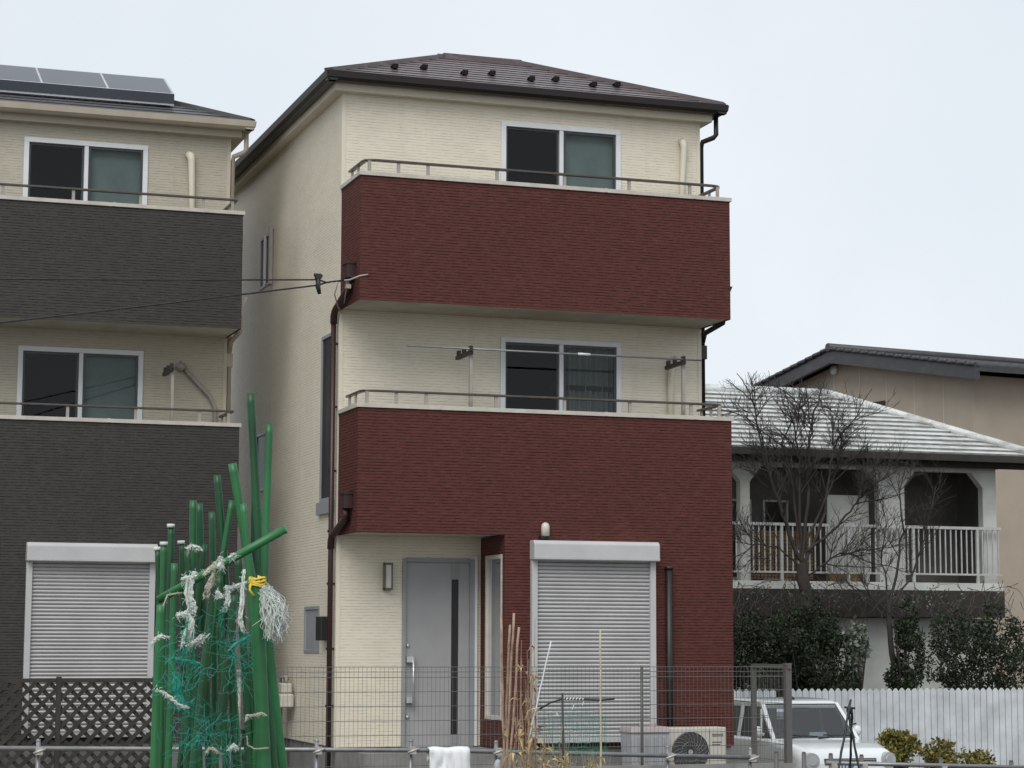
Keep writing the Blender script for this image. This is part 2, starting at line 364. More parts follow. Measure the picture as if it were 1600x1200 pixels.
# ------------------------------------------------------------------ the three-storey houses
W, D0, B = 4.92, 8.6, .95
def house(loc, P, main):
    D = P['depth']
    cream, acc, frz, gut, pip, roofm = P['cream'], P['acc'], P['frieze'], P['gutter'], P['pipe'], P['roof']
    t = thing(P['name'], P['label'], 'house', loc)
    ZB3, ZC3, ZB2, ZC2, TOP = 5.41, 7.0, 2.59, 4.15, 8.20
    win3 = (2.13, 3.77, 6.2, 8.0); win2 = (2.13, 3.77, 3.37, 5.17)
    BX = 1.87                                     # left edge of the ground floor block
    # --- cream walls
    mb = MB()
    door = (.84, 1.77, 0, 2.32)
    panel(mb, 'y', 0, 0, W, 0, TOP, [win3, win2, door], .10)
    s3 = (3.92, 4.75, 6.38, 7.15); s2 = (.19, .92, 3.05, 5.19); s1 = (4.05, 4.85, 3.42, 4.27); s0 = (.85, 1.66, 1.14, 1.74)
    panel(mb, 'x', 0, 0, D, 0, TOP, [s3, s2, s1, s0], .08)
    mb.quad((W, 0, 0), (W, D, 0), (W, D, TOP), (W, 0, TOP)); mb.quad((0, D, 0), (W, D, 0), (W, D, TOP), (0, D, TOP))
    wall = mb.build('wall', cream, t, fix=False)
    mb = MB()                                      # corner trims, slim boards 3 mm proud
    mb.box(-.006, .045, -.006, .045, 0, TOP); mb.build('corner_trim', frz, t)
    mb = MB(); mb.box(W-.045, W+.006, -.006, .045, 2.7, TOP); mb.build('corner_trim', frz, t)
    mb = MB(); mb.box(.03, W-.03, .03, D-.03, G1-.1, -.001); mb.box(BX+.03, W-.03, -B+.03, .03, G1-.1, -.001)
    mb.build('foundation', 'found', t)
    mb = MB(); mb.box(.02, BX-.01, -1.35, .03, -.42, -.012); mb.box(.05, 1.9, -1.72, -1.35, -.44, -.2)
    mb.build('porch_step', 'concrete', t)
    # --- accent cladding: both balcony parapets and the ground floor block
    mb = MB()
    if main: sh = (2.21, 3.83, .14, 2.40)
    else: sh = (2.21, 3.83, .14, 2.40)
    panel(mb, 'y', -B, BX, W, 0, ZB2, [sh], .09); mb.quad((0, -B, ZB2), (W, -B, ZB2), (W, -B, ZC2-.05), (0, -B, ZC2-.05))
    slit = (-.86, -.22, .34, 2.36)
    panel(mb, 'x', BX, -B, 0, 0, ZB2, [slit], .06)
    mb.quad((W, -B, 0), (W, 0, 0), (W, 0, ZC2-.05), (W, -B, ZC2-.05)); mb.quad((0, -B, ZB2), (0, 0, ZB2), (0, 0, ZC2-.05), (0, -B, ZC2-.05))
    mb.quad((.12, -B+.12, ZB2+.15), (W-.12, -B+.12, ZB2+.15), (W-.12, -B+.12, ZC2-.05), (.12, -B+.12, ZC2-.05))
    mb.build('lower_cladding', acc, t, fix=False)
    mb = MB()
    mb.quad((0, -B, ZB3), (W, -B, ZB3), (W, -B, ZC3-.05), (0, -B, ZC3-.05))
    mb.quad((W, -B, ZB3), (W, 0, ZB3), (W, 0, ZC3-.05), (W, -B, ZC3-.05)); mb.quad((0, -B, ZB3), (0, 0, ZB3), (0, 0, ZC3-.05), (0, -B, ZC3-.05))
    mb.quad((.12, -B+.12, ZB3+.15), (W-.12, -B+.12, ZB3+.15), (W-.12, -B+.12, ZC3-.05), (.12, -B+.12, ZC3-.05))
    mb.build('upper_cladding', acc, t, fix=False)
    for zb, x1 in ((ZB3, W), (ZB2, BX)):
        mb = MB(); mb.box(.015, x1-.015, -B+.015, -.005, zb+.012, zb+.15)
        if x1 < W: mb.box(x1, W-.02, -B+.12, -.005, zb+.02, zb+.15)
        mb.build('balcony_soffit', 'soffit', t)
    for zc in (ZC3, ZC2):
        # coping
        mb = MB(); o_, i_ = .022, .15
        mb.box(-o_, W+o_, -B-o_, -B+i_, zc-.05, zc); mb.box(-o_, i_, -B+i_, -.004, zc-.05, zc); mb.box(W-i_, W+o_, -B+i_, -.004, zc-.05, zc)
        for x in (1.02, 3.2, 4.42): mb.box(x-.02, x+.02, -B-o_-.004, -B-o_, zc-.048, zc+.004)
        cap = mb.build('coping', 'capm', t, bevel=.004)
        # hand rail with a return at each end
        y = -B+.09; zr = zc+.165; mb = MB()
        if main: pts = [(.085, -.1, zr), (.085, y+.10, zr), (.11, y+.03, zr), (.19, y, zr), (W-.2, y, zr), (W-.12, y+.03, zr), (W-.085, y+.1, zr), (W-.085, -.1, zr)]
        else: pts = [(.085, -.1, zr), (.085, y, zr), (W-.085, y, zr), (W-.085, -.1, zr)]
        for a, b in zip(pts, pts[1:]): mb.bar(a, b, .06, .028)
        rail = mb.build('handrail', 'rail', t, bevel=.006)
        for x in (.13, .5, .88, 1.78, 2.68, 3.56, 4.4, 4.79):
            m2 = MB(); m2.box(x-.02, x+.02, y-.012, y+.012, zc, zr-.012); m2.build('rail_post', 'railpost', rail)
        for yy in (-.2, -.5):
            for x in (.085, W-.085):
                m2 = MB(); m2.box(x-.012, x+.012, yy-.02, yy+.02, zc, zr-.012); m2.build('rail_post', 'railpost', rail)
    # --- eaves
    mb = MB(); e = .13
    mb.box(-e, W+e, -e, D+e, TOP, 8.345); mb.build('frieze', frz, t)
    mb = MB(); e = .15
    mb.box(-e, W+e, -e, D+e, 8.345, 8.395); mb.build('eave_board', gut, t)
    ga = .16 if main else .14
    mb = MB()
    for (x0, y0, x1, y1) in ((-.20, -.24, W+.20, -.24), (-.20, -.24, -.20, D+.2), (W+.20, -.24, W+.20, D+.2)):
        prof = [(-.10, .10), (-.085, .02), (-.045, -.015), (.045, -.015), (.085, .02), (.10, .10)]
        d = Vector((x1-x0, y1-y0, 0)).normalized(); nn = Vector((d.y, -d.x, 0))
        ext = .07
        a = Vector((x0, y0, 8.30))-d*ext; b = Vector((x1, y1, 8.30))+d*ext
        for (p, q), (p2, q2) in zip(prof, prof[1:]):
            mb.quad(a+nn*p+Vector((0, 0, q)), b+nn*p+Vector((0, 0, q)), b+nn*p2+Vector((0, 0, q2)), a+nn*p2+Vector((0, 0, q2)))
        for e_ in (a, b): mb.quad(*[e_+nn*p+Vector((0, 0, q)) for p, q in prof])
    mb.build('gutter', gut, t)
    mb = MB(); E = .25; zr = 8.405; pitch, run = .43, 2.14
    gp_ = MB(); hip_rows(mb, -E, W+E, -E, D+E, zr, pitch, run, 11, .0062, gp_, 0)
    mb.quad((-E, -E, zr-.012), (W+E, -E, zr-.012), (W+E, D+E, zr-.012), (-E, D+E, zr-.012))
    rf = mb.build('roof', roofm, t)
    gp_.build('course_edge', 'guard', rf, fix=False)  # near-black edges paint the shadow line under each slate course
    mb = MB()                                      # hip and ridge cappings
    zt = zr+pitch*run+.03; c4 = [(-E+run, -E+run), (W+E-run, -E+run), (W+E-run, D+E-run), (-E+run, D+E-run)]; o4 = [(-E, -E), (W+E, -E), (W+E, D+E), (-E, D+E)]
    for i in range(4):
        mb.bar((*o4[i], zr+.005), (*c4[i], zt-.025), .12, .075)
        mb.bar((*c4[i], zt-.02), (*c4[(i+1) % 4], zt-.02), .13, .07)
    mb.build('ridge_cap', roofm, rf)
    for i in range(8 if main else 0):
        px = (628, 679, 741, 788, 849, 895, 954, 1000)[i]
        r_ = .62 if i % 2 == 0 else .80
        x = [.78, 1.23, 1.73, 2.17, 2.66, 3.07, 3.54, 3.95][i]
        z = zr+pitch*r_+.02; y = -E+r_
        mb = MB(); mb.prism([(y-.05, z-.02), (y+.10, z+.040), (y+.06, z+.0), (y-.05, z+.03)], 'x', x-.032, x+.032)
        mb.box(x-.038, x+.038, y-.055, y-.045, z-.02, z+.042)
        mb.build('snow_guard', 'guard', rf)
    # --- sliding windows of both upper floors
    for (x0, x1, z0, z1), kind in ((win3, 3), (win2, 2)):
        mb = MB(); f = .055; yf = -.022
        mb.box(x0-.012, x1+.012, yf, .06, z1-f, z1+.012); mb.box(x0-.012, x1+.012, yf-.01, .06, z0-.012, z0+f)
        mb.box(x0-.012, x0+f, yf, .06, z0+f, z1-f); mb.box(x1-f, x1+.012, yf, .06, z0+f, z1-f)
        xm = (x0+x1)/2
        mb.box(xm-.028, xm+.028, yf+.006, .05, z0+f, z1-f)
        wf = mb.build('window', 'alu', t, bevel=.004)
        for a, b, yy in ((x0+f, xm-.028, .03), (xm+.028, x1-f, .012)):
            s_ = MB(); g = .03
            s_.box(a, b, yy-.01, yy+.014, z1-f-g, z1-f); s_.box(a, b, yy-.01, yy+.014, z0+f, z0+f+g)
            s_.box(a, a+g, yy-.01, yy+.014, z0+f+g, z1-f-g); s_.box(b-g, b, yy-.01, yy+.014, z0+f+g, z1-f-g)
            s_.build('sash', 'aludark', wf)
            gp = MB(); gp.quad((a+g, yy, z0+f+g), (b-g, yy, z0+f+g), (b-g, yy, z1-f-g), (a+g, yy, z1-f-g)); gp.build('pane', 'glass', wf)
        rm = MB(); y0, y1 = .10, 1.6
        rm.quad((x0, y1, z0), (x1, y1, z0), (x1, y1, z1), (x0, y1, z1)); rm.quad((x0, y0, z0), (x0, y1, z0), (x0, y1, z1), (x0, y0, z1)); rm.quad((x1, y0, z0), (x1, y1, z0), (x1, y1, z1), (x1, y0, z1))
        rm.quad((x0, y0, z0), (x1, y0, z0), (x1, y1, z0), (x0, y1, z0)); rm.quad((x0, y0, z1), (x1, y0, z1), (x1, y1, z1), (x0, y1, z1))
        rm.build('room', 'room', wf, fix=False)
        cm = MB()
        if kind == 3 and main or not main:
            cm.box(xm+.02, x1-.02, .11, .125, z0+.02, z1-.03); cm.build('blind', 'roomlit', wf)
        else:
            # lace curtain in soft pleats
            n = 46; a, b = xm+.02, x1-.03
            pts = [(a+(b-a)*i/n, .16+.022*math.sin(i*1.35)+.012*math.sin(i*.47)) for i in range(n+1)]
            for (p, q), (p2, q2) in zip(pts, pts[1:]): cm.quad((p, q, z0+.02), (p2, q2, z0+.02), (p2, q2, z1-.05), (p, q, z1-.05)); cm.sm[-1] = True
            cm.build('curtain', 'curtain', wf, fix=False)
        if kind == 2 and main:
            cm = MB(); cm.box(xm-.1, x1-.05, .135, .145, z1-.62, z1-.56); cm.build('curtain_rail', 'room', wf)
    # --- front door
    mb = MB()
    x0, x1, z1 = .84, 1.77, 2.32
    mb.box(x0, x0+.045, -.03, .09, 0, z1); mb.box(x1-.045, x1+.012, -.03, .09, 0, z1); mb.box(x0+.045, x1-.045, -.03, .09, z1-.04, z1+.01)
    mb.box(x0, x1, -.028, .09, -.01, .02)
    fr = mb.build('door_frame', 'alugrey', t, bevel=.003)
    mb = MB(); panel(mb, 'y', .02, x0+.045, x1-.045, .02, z1-.04, [(1.49, 1.585, .14, 2.07)], .03)
    dr = mb.build('door', 'door', t)
    mb = MB(); mb.box(1.49, 1.585, .035, .05, .14, 2.07); mb.build('door_glass', 'black', dr)
    mb = MB(); mb.box(1.482, 1.593, .012, .022, 2.075, z1-.045); mb.build('door_strip', 'alugrey', dr)
    mb = MB(); mb.box(1.482, 1.593, .012, .022, .025, .13); mb.build('door_strip', 'alugrey', dr)
    mb = MB(); mb.tube([(.98, -.055, .50), (.98, -.055, 1.12)], .014, 8)
    for z in (.57, 1.07): mb.box(.895, .985, -.05, .02, z-.035, z+.035)
    for z in (1.24, .36): mb.ball((.925, .012, z), .026, 8, (1, .6, 1))
    mb.build('handle', 'silver', dr)
    # white post right of the door (open sidelight edge)
    mb = MB(); mb.box(1.782, 1.812, -.05, -.002, .0, 2.36); mb.build('door_trim', 'alu', t)
    mb = MB(); mb.box(.585, .69, -.03, -.002, 1.92, 2.27); wl = mb.build('wall_lantern', 'friezeB' if False else 'railpost', t)
    mb = MB(); mb.box(.60, .675, -.10, -.03, 1.95, 2.24); mb.build('lantern_glass', 'lampglass', wl, bevel=.006)
    mb = MB()
    for x in (.592, .683):
        mb.box(x-.006, x+.006, -.108, -.03, 1.93, 2.262)
    mb.box(.586, .689, -.112, -.03, 1.93, 1.95); mb.box(.586, .689, -.112, -.03, 2.24, 2.262); mb.build('lantern_frame', 'post', wl)
    # slit window in the side of the block
    mb = MB(); a, b, z0, z1 = slit
    for (p, q, r_, s_) in ((a, a+.04, z0, z1), (b-.04, b, z0, z1), (a+.04, b-.04, z0, z0+.05), (a+.04, b-.04, z1-.05, z1)): mb.box(BX-.014, BX+.03, p, q, r_, s_)
    sw = mb.build('window', 'capm', t, bevel=.003)
    mb = MB(); mb.quad((BX+.02, a+.04, z0), (BX+.02, b-.04, z0), (BX+.02, b-.04, z1), (BX+.02, a+.04, z1)); mb.build('pane', 'glass', sw)
    mb = MB(); n = 14
    for i in range(n):
        p, q = a+.04+(b-a-.08)*i/n, a+.04+(b-a-.08)*(i+1)/n
        mb.quad((BX+.07+.02*(i % 2), p, z0), (BX+.07+.02*((i+1) % 2), q, z0), (BX+.07+.02*((i+1) % 2), q, z1), (BX+.07+.02*(i % 2), p, z1))
    mb.build('curtain', 'curtain', sw, fix=False)
    # --- roller shutter
    x0, x1 = 2.19, 3.85; yb = -B
    mb = MB(); mb.prism([(yb-.001, 2.53), (yb-.15, 2.53), (yb-.185, 2.49), (yb-.185, 2.29), (yb-.001, 2.29)], 'x', x0, x1)
    bx = mb.build('shutter_box', 'shutbox', t, bevel=.012)
    mb = MB(); mb.box(x0+.003, x1-.003, yb-.189, yb-.17, 2.30, 2.325); mb.build('box_ledge', 'shut', bx)
    mb = MB()
    for a, b in ((x0+.01, x0+.085), (x1-.085, x1-.01)): mb.box(a, b, yb-.07, yb+.05, .12, 2.289)
    mb.box(x0+.085, x1-.085, yb-.075, yb+.05, .07, .13)
    mb.build('shutter_rail', 'shutbox', t, bevel=.004)
    mb = MB(); z = .13; ph = .0475
    while z < 2.285:
        prof = [(z, -.01), (z+ph*.18, -.028), (z+ph*.5, -.036), (z+ph*.82, -.028), (z+ph*.93, -.01), (z+ph, -.006)]
        for (za, ya), (zb_, yb_) in zip(prof, prof[1:]):
            mb.quad((x0+.08, yb+ya, za), (x1-.08, yb+ya, za), (x1-.08, yb+yb_, zb_), (x0+.08, yb+yb_, zb_)); mb.sm[-1] = True
        z += ph
    mb.build('shutter_slats', 'shut', t, fix=False)
    if main:
        mb = MB(); mb.box(2.31, 2.44, yb-.09, yb-.001, 2.55, 2.585); mb.tube([(2.375, yb-.06, 2.57), (2.375, yb-.06, 2.585)], .05, 12); sl_ = mb.build('wall_lamp', 'black', t)
        mb = MB(); mb.tube([(2.375, yb-.06, 2.585), (2.375, yb-.06, 2.70), (2.375, yb-.06, 2.735), (2.375, yb-.06, 2.752)], [.053, .053, .042, .015], 14); mb.build('lamp_globe', 'lampglass', sl_)
        mb = MB(); mb.tube([(4.02, yb-.055, G0), (4.02, yb-.055, 2.2)], .045, 10); mb.tube([(4.02, yb-.055, 2.2), (4.02, yb-.055, 2.235)], .056, 10)
        for z in (.4, 1.2, 2.0): mb.box(3.99, 4.05, yb-.05, yb-.001, z-.02, z+.02)
        mb.build('vent_pipe', 'gutter', t)
        # meter cover, electric box, gas meter on the side wall
    # --- side windows
    def swin(h, fm, closed=None, sill=None):
        a, b, z0, z1 = h; mb = MB(); f = .045
        for (p, q, r_, s_) in ((a, a+f, z0, z1), (b-f, b, z0, z1), (a+f, b-f, z0, z0+f), (a+f, b-f, z1-f, z1)): mb.box(-.012, .06, p, q, r_, s_)
        wf = mb.build('window', fm, t, bevel=.003)
        mb = MB(); mb.quad((.004, a+f, z0+f), (.004, b-f, z0+f), (.004, b-f, z1-f), (.004, a+f, z1-f)); mb.build('pane', 'glass' if not closed else closed, wf, fix=False)
        mb = MB(); mb.box(.09, .6, a+.001, b-.001, z0+.001, z1-.001); mb.build('room', 'room', wf)
        if sill:
            mb = MB(); mb.box(-.05, .0-.002, a-.02, b+.02, z0-.16, z0-.005); mb.build('sill', sill, wf)
    swin(s3, 'alugrey', 'sideglass'); swin(s2, 'alugrey', 'sideglass', 'alugrey'); swin(s1, 'aludark', 'sideglass'); swin(s0, 'alugrey', 'alugrey')
    if main:
        mb = MB(); mb.box(-.06, -.014, s3[0]-.03, s3[0]+.045, s3[2]-.03, s3[3]+.04); mb.build('shutter_leaf', 'railpost', t)
        mb = MB(); mb.box(-.03, -.003, 4.38, 4.42, s3[2]+.02, s3[3]-.02); mb.build('window_mullion', 'alu', t)
    # --- rain goods, left side
    pr = .034
    for zb in ((5.41,) if True else ()) + (2.59,):
        mb = MB(); zt_ = zb+.5
        mb.box(-.115, -.003, -.76, -.56, zb+.30, zt_); mb.box(-.125, -.003, -.775, -.545, zt_-.03, zt_)
        pts = [(-.06, -.66, zb+.30), (-.06, -.64, zb+.18), (-.06, .02, zb-.0), (-.06, .075, zb-.06), (-.06, .085, zb-.16)]
        mb.tube(pts, pr+.012, 8)
        mb.build('rain_hopper', pip, t)
    mb = MB()
    mb.tube([(-.06, .085, 5.30), (-.06, .085, G0)], pr, 8)
    for z in (5.0, 4.2, 3.4, 2.65, 2.0, 1.2, .5): mb.box(-.105, -.003, .075, .095, z-.015, z+.015)
    mb.build('downpipe', pip, t)
    # right side hoppers and downpipe
    mb = MB(); X = W
    for zb in (5.41, 2.59):
        mb.prism([(X+.003, zb+.20), (X+.06, zb+.20), (X+.075, zb+.36), (X+.125, zb+.47), (X+.003, zb+.47)], 'y', -.75, -.58)
    mb.tube([(X+.20, -.10, 8.29), (X+.20, -.10, 8.04), (X+.17, -.08, 8.0), (X+.045, .0, 7.95), (X+.045, .05, 7.88), (X+.045, .05, 4.2)], .034, 8)
    mb.tube([(X+.05, -.62, 5.62), (X+.05, -.60, 5.42), (X+.05, -.02, 5.36), (X+.05, .06, 5.24)], .036, 8)
    mb.box(X+.003, X+.09, .0, .12, 5.02, 5.2); mb.build('downpipe', gut, t)
    # --- air conditioner ducts on the balcony walls
    mb = MB()
    if main:
        mb.tube([(4.66, -.012, 7.93), (4.66, -.06, 7.90), (4.665, -.065, 7.84), (4.65, -.045, 7.4), (4.62, -.045, 6.3)], [.05, .05, .045, .036, .036], 10)
        mb.build('duct_cover', 'frieze', t)
        mb = MB(); mb.tube([(4.55, -.012, 4.99), (4.52, -.06, 4.97), (4.47, -.06, 4.86), (4.46, -.045, 4.6), (4.46, -.045, 3.5)], [.05, .05, .045, .04, .04], 10)
        mb.build('duct_cover', 'frieze', t)
    else:
        mb.tube([(4.34, -.012, 7.93), (4.36, -.06, 7.90), (4.37, -.065, 7.84), (4.39, -.045, 7.4), (4.42, -.045, 6.3)], [.06, .06, .05, .042, .042], 10)
        mb.build('duct_cover', 'frieze', t)
        mb = MB(); mb.tube([(4.30, -.05, 5.0), (4.42, -.06, 4.86), (4.68, -.06, 4.60), (4.76, -.06, 4.45), (4.78, -.06, 3.4)], .03, 8)
        mb.tube([(4.24, -.07, 5.02), (4.32, -.07, 4.95)], .06, 8); mb.build('duct_cover', 'railpost', t)
    # laundry pole brackets on the second floor
    def bracket(x, y):
        mb = MB(); mb.box(x-.02, x+.02, y-.03, y+.03, 3.0, 4.86)
        p = mb.build('pole_bracket', 'railpost', t, bevel=.004)
        a = MB(); a.bar((x-.02, y-.09, 4.855), (x-.03, y+.48, 4.845), .05, .05)
        for k in (-.09, .18, .40): a.box(x-.045, x-.005, y+k-.012, y+k-.0, 4.86, 4.935); a.box(x-.045, x-.005, y+k+.045, y+k+.057, 4.86, 4.935)
        a.build('bracket_arm', 'gutter', p, bevel=.004)
    if main: bracket(1.50, -.70); bracket(4.36, -.70)
    else: bracket(4.06, -.70)
    return t

HM = house((0, 0, 0), dict(name='terraced_house', label='cream three-storey house with dark red balconies, grey front door and closed roller shutter',
        cream='cream', acc='red', frieze='frieze', gutter='gutter', pipe='pipe', roof='roofm', depth=8.6), True)
HL = house((-5.75, 3.0, 0), dict(name='terraced_house', label='tan three-storey house with charcoal balconies and solar panel on roof, left of the red one',
        cream='creamB', acc='grey', frieze='friezeB', gutter='gutterB', pipe='gutterB', roof='roofg', depth=3.95), False)

# ------------------------------------------------------------------ things on the main house
mb = MB(); mb.tube([at(635, 540, Y=-.76), at(1095, 563, Y=-.76)], .013, 8)
p_ = tag(mb.build('laundry_pole', 'steelpipe'), 'long thin metal laundry pole lying on brackets across the second-floor balcony', 'laundry pole')
mb = MB(); q1, q2 = at(903, 553, Y=-.76), at(922, 554, Y=-.76); mb.tube([q1, q2], .017, 8); mb.build('pole_sleeve', 'alu', p_)
# solar panels on the left house
t = thing('solar_panel', 'grey-edged black solar panel on the dark roof of the tan house', 'solar panel', (-3.6, 3.32, 8.64))
rz = math.atan(.43)
mb = MB(); x0, x1 = -1.6, 2.02
y0, y1 = -.05, .75
for (a, b, zz) in ((y0, y1, .16),):
    mb.prism([(a, zz-.13), (b, zz-.13+.52*(b-a)), (b, zz+.52*(b-a)+.04), (a, zz+.04)], 'x', x0, x1)
mb.build('panel_frame', 'solarframe', t)
mb = MB(); mb.prism([(y0-.012, .06), (y0-.002, .06), (y0-.002, .195), (y0-.012, .195)], 'x', x0, x1); mb.build('panel_edge', 'solar', t)
mb = MB()
for i in range(4):
    a = x0+.03+i*(x1-x0-.03)/4
    b = a+(x1-x0-.03)/4-.03
    mb.quad((a, y0+.03, .16+.043+.52*.03), (b, y0+.03, .16+.043+.52*.03), (b, y1-.03, .16+.043+.52*(y1-y0-.03)), (a, y1-.03, .16+.043+.52*(y1-y0-.03)))
mb.build('cell_panel', 'solar', t)

# air conditioner outdoor unit
t = thing('air_conditioner', 'ivory outdoor air conditioner unit with round dark fan, beside the grey bin', 'air conditioner', (4.18, -1.5, G0))
mb = MB(); mb.box(-.385, .385, 0, .28, .12, .71); body = mb.build('casing', 'acw', t, bevel=.015)
mb = MB(); cx, cz, rr = -.10, .415, .245
mb.tube([(cx, -.004, cz), (cx, .005, cz)], rr, 32, smooth=False); fan = mb.build('fan_grille', 'acdark', t)
mb = MB()
for k in range(22):
    a0 = 2*math.pi*k/22; pts = []
    for j in range(6):
        r_ = .05+.19*j/5; a_ = a0+j*.13; pts.append((cx+r_*math.cos(a_), -.012, cz+r_*math.sin(a_)))
    mb.tube(pts, .0035, 4)
for r_ in (.24, .12): mb.tube([(cx+r_*math.cos(2*math.pi*j/36), -.013, cz+r_*math.sin(2*math.pi*j/36)) for j in range(37)], .004, 4)
mb.build('grille_bars', 'steelpipe', fan)
mb = MB(); mb.tube([(cx, -.016, cz), (cx, -.006, cz)], .03, 14, smooth=False); mb.build('fan_hub', 'galv', fan)
mb = MB()
for z, b in ((.625, .34), (.605, .34), (.53, .32), (.50, .30)): mb.box(.19, b, -.003, .001, z-.005, z+.005)
mb.box(.155, .162, -.003, .001, .13, .69); mb.build('badge', 'acdark', body)
for x in (-.3, .3):
    mb = MB(); mb.box(x-.05, x+.05, -.02, .30, .0, .118); mb.build('foot', 'black', t)

# bin
t = thing('storage_bin', 'grey plastic storage bin with a pinkish lid and handle in front of the shutter', 'bin', (3.44, -1.6, G0))
mb = MB(); z0, z1 = 0, .66
for k in range(2):
    pass
def frustum(mb, w0, d0, w1, d1, z0, z1):
    i = len(mb.v); mb.v += [(-w0, -d0, z0), (w0, -d0, z0), (w0, d0, z0), (-w0, d0, z0), (-w1, -d1, z1), (w1, -d1, z1), (w1, d1, z1), (-w1, d1, z1)]
    for f in ((3, 2, 1, 0), (4, 5, 6, 7), (0, 1, 5, 4), (1, 2, 6, 5), (2, 3, 7, 6), (3, 0, 4, 7)): mb.f.append(tuple(i+k for k in f)); mb.sm.append(False)
frustum(mb, .215, .16, .245, .19, 0, .66)
for x in (-.16, -.055, .055, .16): mb.prism([(-.19-.0, .05), (-.215, .62), (-.18, .62), (-.16, .05)], 'x', x-.008, x+.008)
mb.build('body', 'bin', t, bevel=.012)
mb = MB(); frustum(mb, .262, .21, .24, .18, .66, .735); mb.build('lid', 'lid', t, bevel=.015)
mb = MB(); mb.tube([(-.1, -.1, .73), (-.1, -.1, .765), (.1, -.1, .765), (.1, -.1, .73)], .012, 6); mb.build('handle', 'lid', t)

# gas meter and electric box on the side wall
t = thing('gas_meter', 'beige gas meter with pipes on the side wall of the cream house', 'gas meter', (-.12, 2.25, .3))
mb = MB(); mb.box(-.09, .09, -.16, .16, .12, .30); mb.box(-.07, .07, -.13, .13, .30, .44); mb.build('meter_body', 'acw', t, bevel=.02)
mb = MB(); mb.tube([(0, -.1, .44), (0, -.1, .52), (0, .22, .52), (0, .22, -.74)], .022, 8); mb.tube([(0, .1, .43), (0, .1, .5), (.08, .1, .5)], .02, 8); mb.build('pipe', 'railpost', t)
t = thing('electric_meter', 'black electric meter box beside the corner downpipe of the cream house', 'electric meter', (-.002, .42, 1.30))
mb = MB(); mb.box(-.12, 0, -.13, .15, 0, .30); mb.build('meter_box', 'black', t, bevel=.01)
mb = MB(); mb.box(-.06, 0, .15, .34, .05, .21); mb.build('junction_box', 'black', t, bevel=.006)

# service cables and their clamp
cl = at(497, 441, Y=-1.35); dead = Vector((-.14, -.80, 5.66))
for (a, lab, sag, r_, dx) in ((at(0, 434, Y=-5.0), 'upper black service cable running from the left to the red balcony corner', .03, .010, .03),
                          (at(0, 496, Y=-5.0), 'lower black service cable rising from the left to the red balcony corner', .03, .011, -.035)):
    a = a+(a-cl)*1.5; b = cl+Vector((0, 0, dx)); pts = [a.lerp(b, i/40)-Vector((0, 0, sag*4*(i/40)*(1-i/40)*1.0)) for i in range(41)]
    pts += [cl.lerp(dead, .3)+Vector((0, 0, -.01)), cl.lerp(dead, .7)+Vector((0, 0, 0)), dead]
    mb = MB(); mb.tube(pts, r_, 6); tag(mb.build('service_cable', 'black'), lab, 'cable')
t = thing('cable_clamp', 'black clamp with dangling tail joining the two service cables', 'cable clamp', tuple(cl))
mb = MB(); mb.box(-.035, .035, -.03, .03, .04, .10); mb.tube([(0, 0, .10), (0, 0, -.06), (.02, 0, -.14)], [.03, .03, .022], 8); mb.tube([(-.05, 0, .09), (.05, 0, .075)], .02, 6); mb.build('clamp_body', 'black', t)
t = thing('cable_bracket', 'grey metal cable bracket on the corner of the upper red balcony', 'bracket', (0, -.86, 5.66))
mb = MB(); mb.tube([(-.24, .05, -.02), (-.1, 0, .0), (.0, -.09, .04), (.10, -.10, .06)], .012, 6)
mb.tube([(-.14, .02, 0), (-.12, .1, -.12), (-.12, .2, -.26)], .008, 5); mb.tube([(-.22, .1, .0), (-.24, .2, -.16), (-.16, .35, -.28), (-.07, .5, -.34)], .008, 5)
mb.box(-.14, -.08, .02, .09, -.1, -.05); mb.build('bracket_arm', 'railpost', t)

# ------------------------------------------------------------------ grey standpipe and lattice by the left house
mb = MB(); a = at(372, 1165, Y=1.2); mb.tube([(a.x, 1.2, G0), (a.x, 1.2, .85)], .028, 8); mb.tube([(a.x, 1.2, .85), (a.x, 1.2, .93)], .036, 8)
mb.tube([(a.x, 1.2, .02), (a.x, 1.2, .12)], .045, 8)
tag(mb.build('standpipe', 'railpost'), 'thin grey upright pipe in the gap between the two tall houses', 'pipe')
t = thing('lattice_fence', 'dark diamond lattice fence standing before the charcoal house', 'fence', (-2.03, 1.0, G0))
mb = MB(); hgt = 1.28
mb.box(-4.5, 0, -.02, .02, hgt-.05, hgt); mb.box(-4.5, 0, -.02, .02, .12, .17)
for x in (-4.5, -3.4, -2.3, -1.2, -.02): mb.box(x-.03, x+.03, -.03, .03, 0, hgt+.02)
mb.build('fence_frame', 'nbdark', t)
mb = MB(); s_ = .17; k = -4.6
x = -4.5
while x < 1.2:
    for sg in (1, -1):
        a = Vector((x, .01*sg, .17)); b = Vector((x-sg*(hgt-.22), .01*sg, hgt-.05))
        if sg == -1: a = Vector((x-1.1, -.01, .17)); b = Vector((x-1.1+(hgt-.22), -.01, hgt-.05))
        # clip to panel
        def clip(a, b, lo=-4.5, hi=-.02):
            d = b-a; t0, t1 = 0, 1
            for lim, side in ((lo, 1), (hi, -1)):
                if abs(d.x) < 1e-9: continue
                tt = (lim-a.x)/d.x
                if side*d.x > 0: t0 = max(t0, tt)
                else: t1 = min(t1, tt)
            return (a+d*t0, a+d*t1) if t1-t0 > .02 else None
        c = clip(a, b)
        if c: mb.bar(c[0], c[1], .012, .05)
    x += s_
mb.build('lattice', 'nbdark', t)

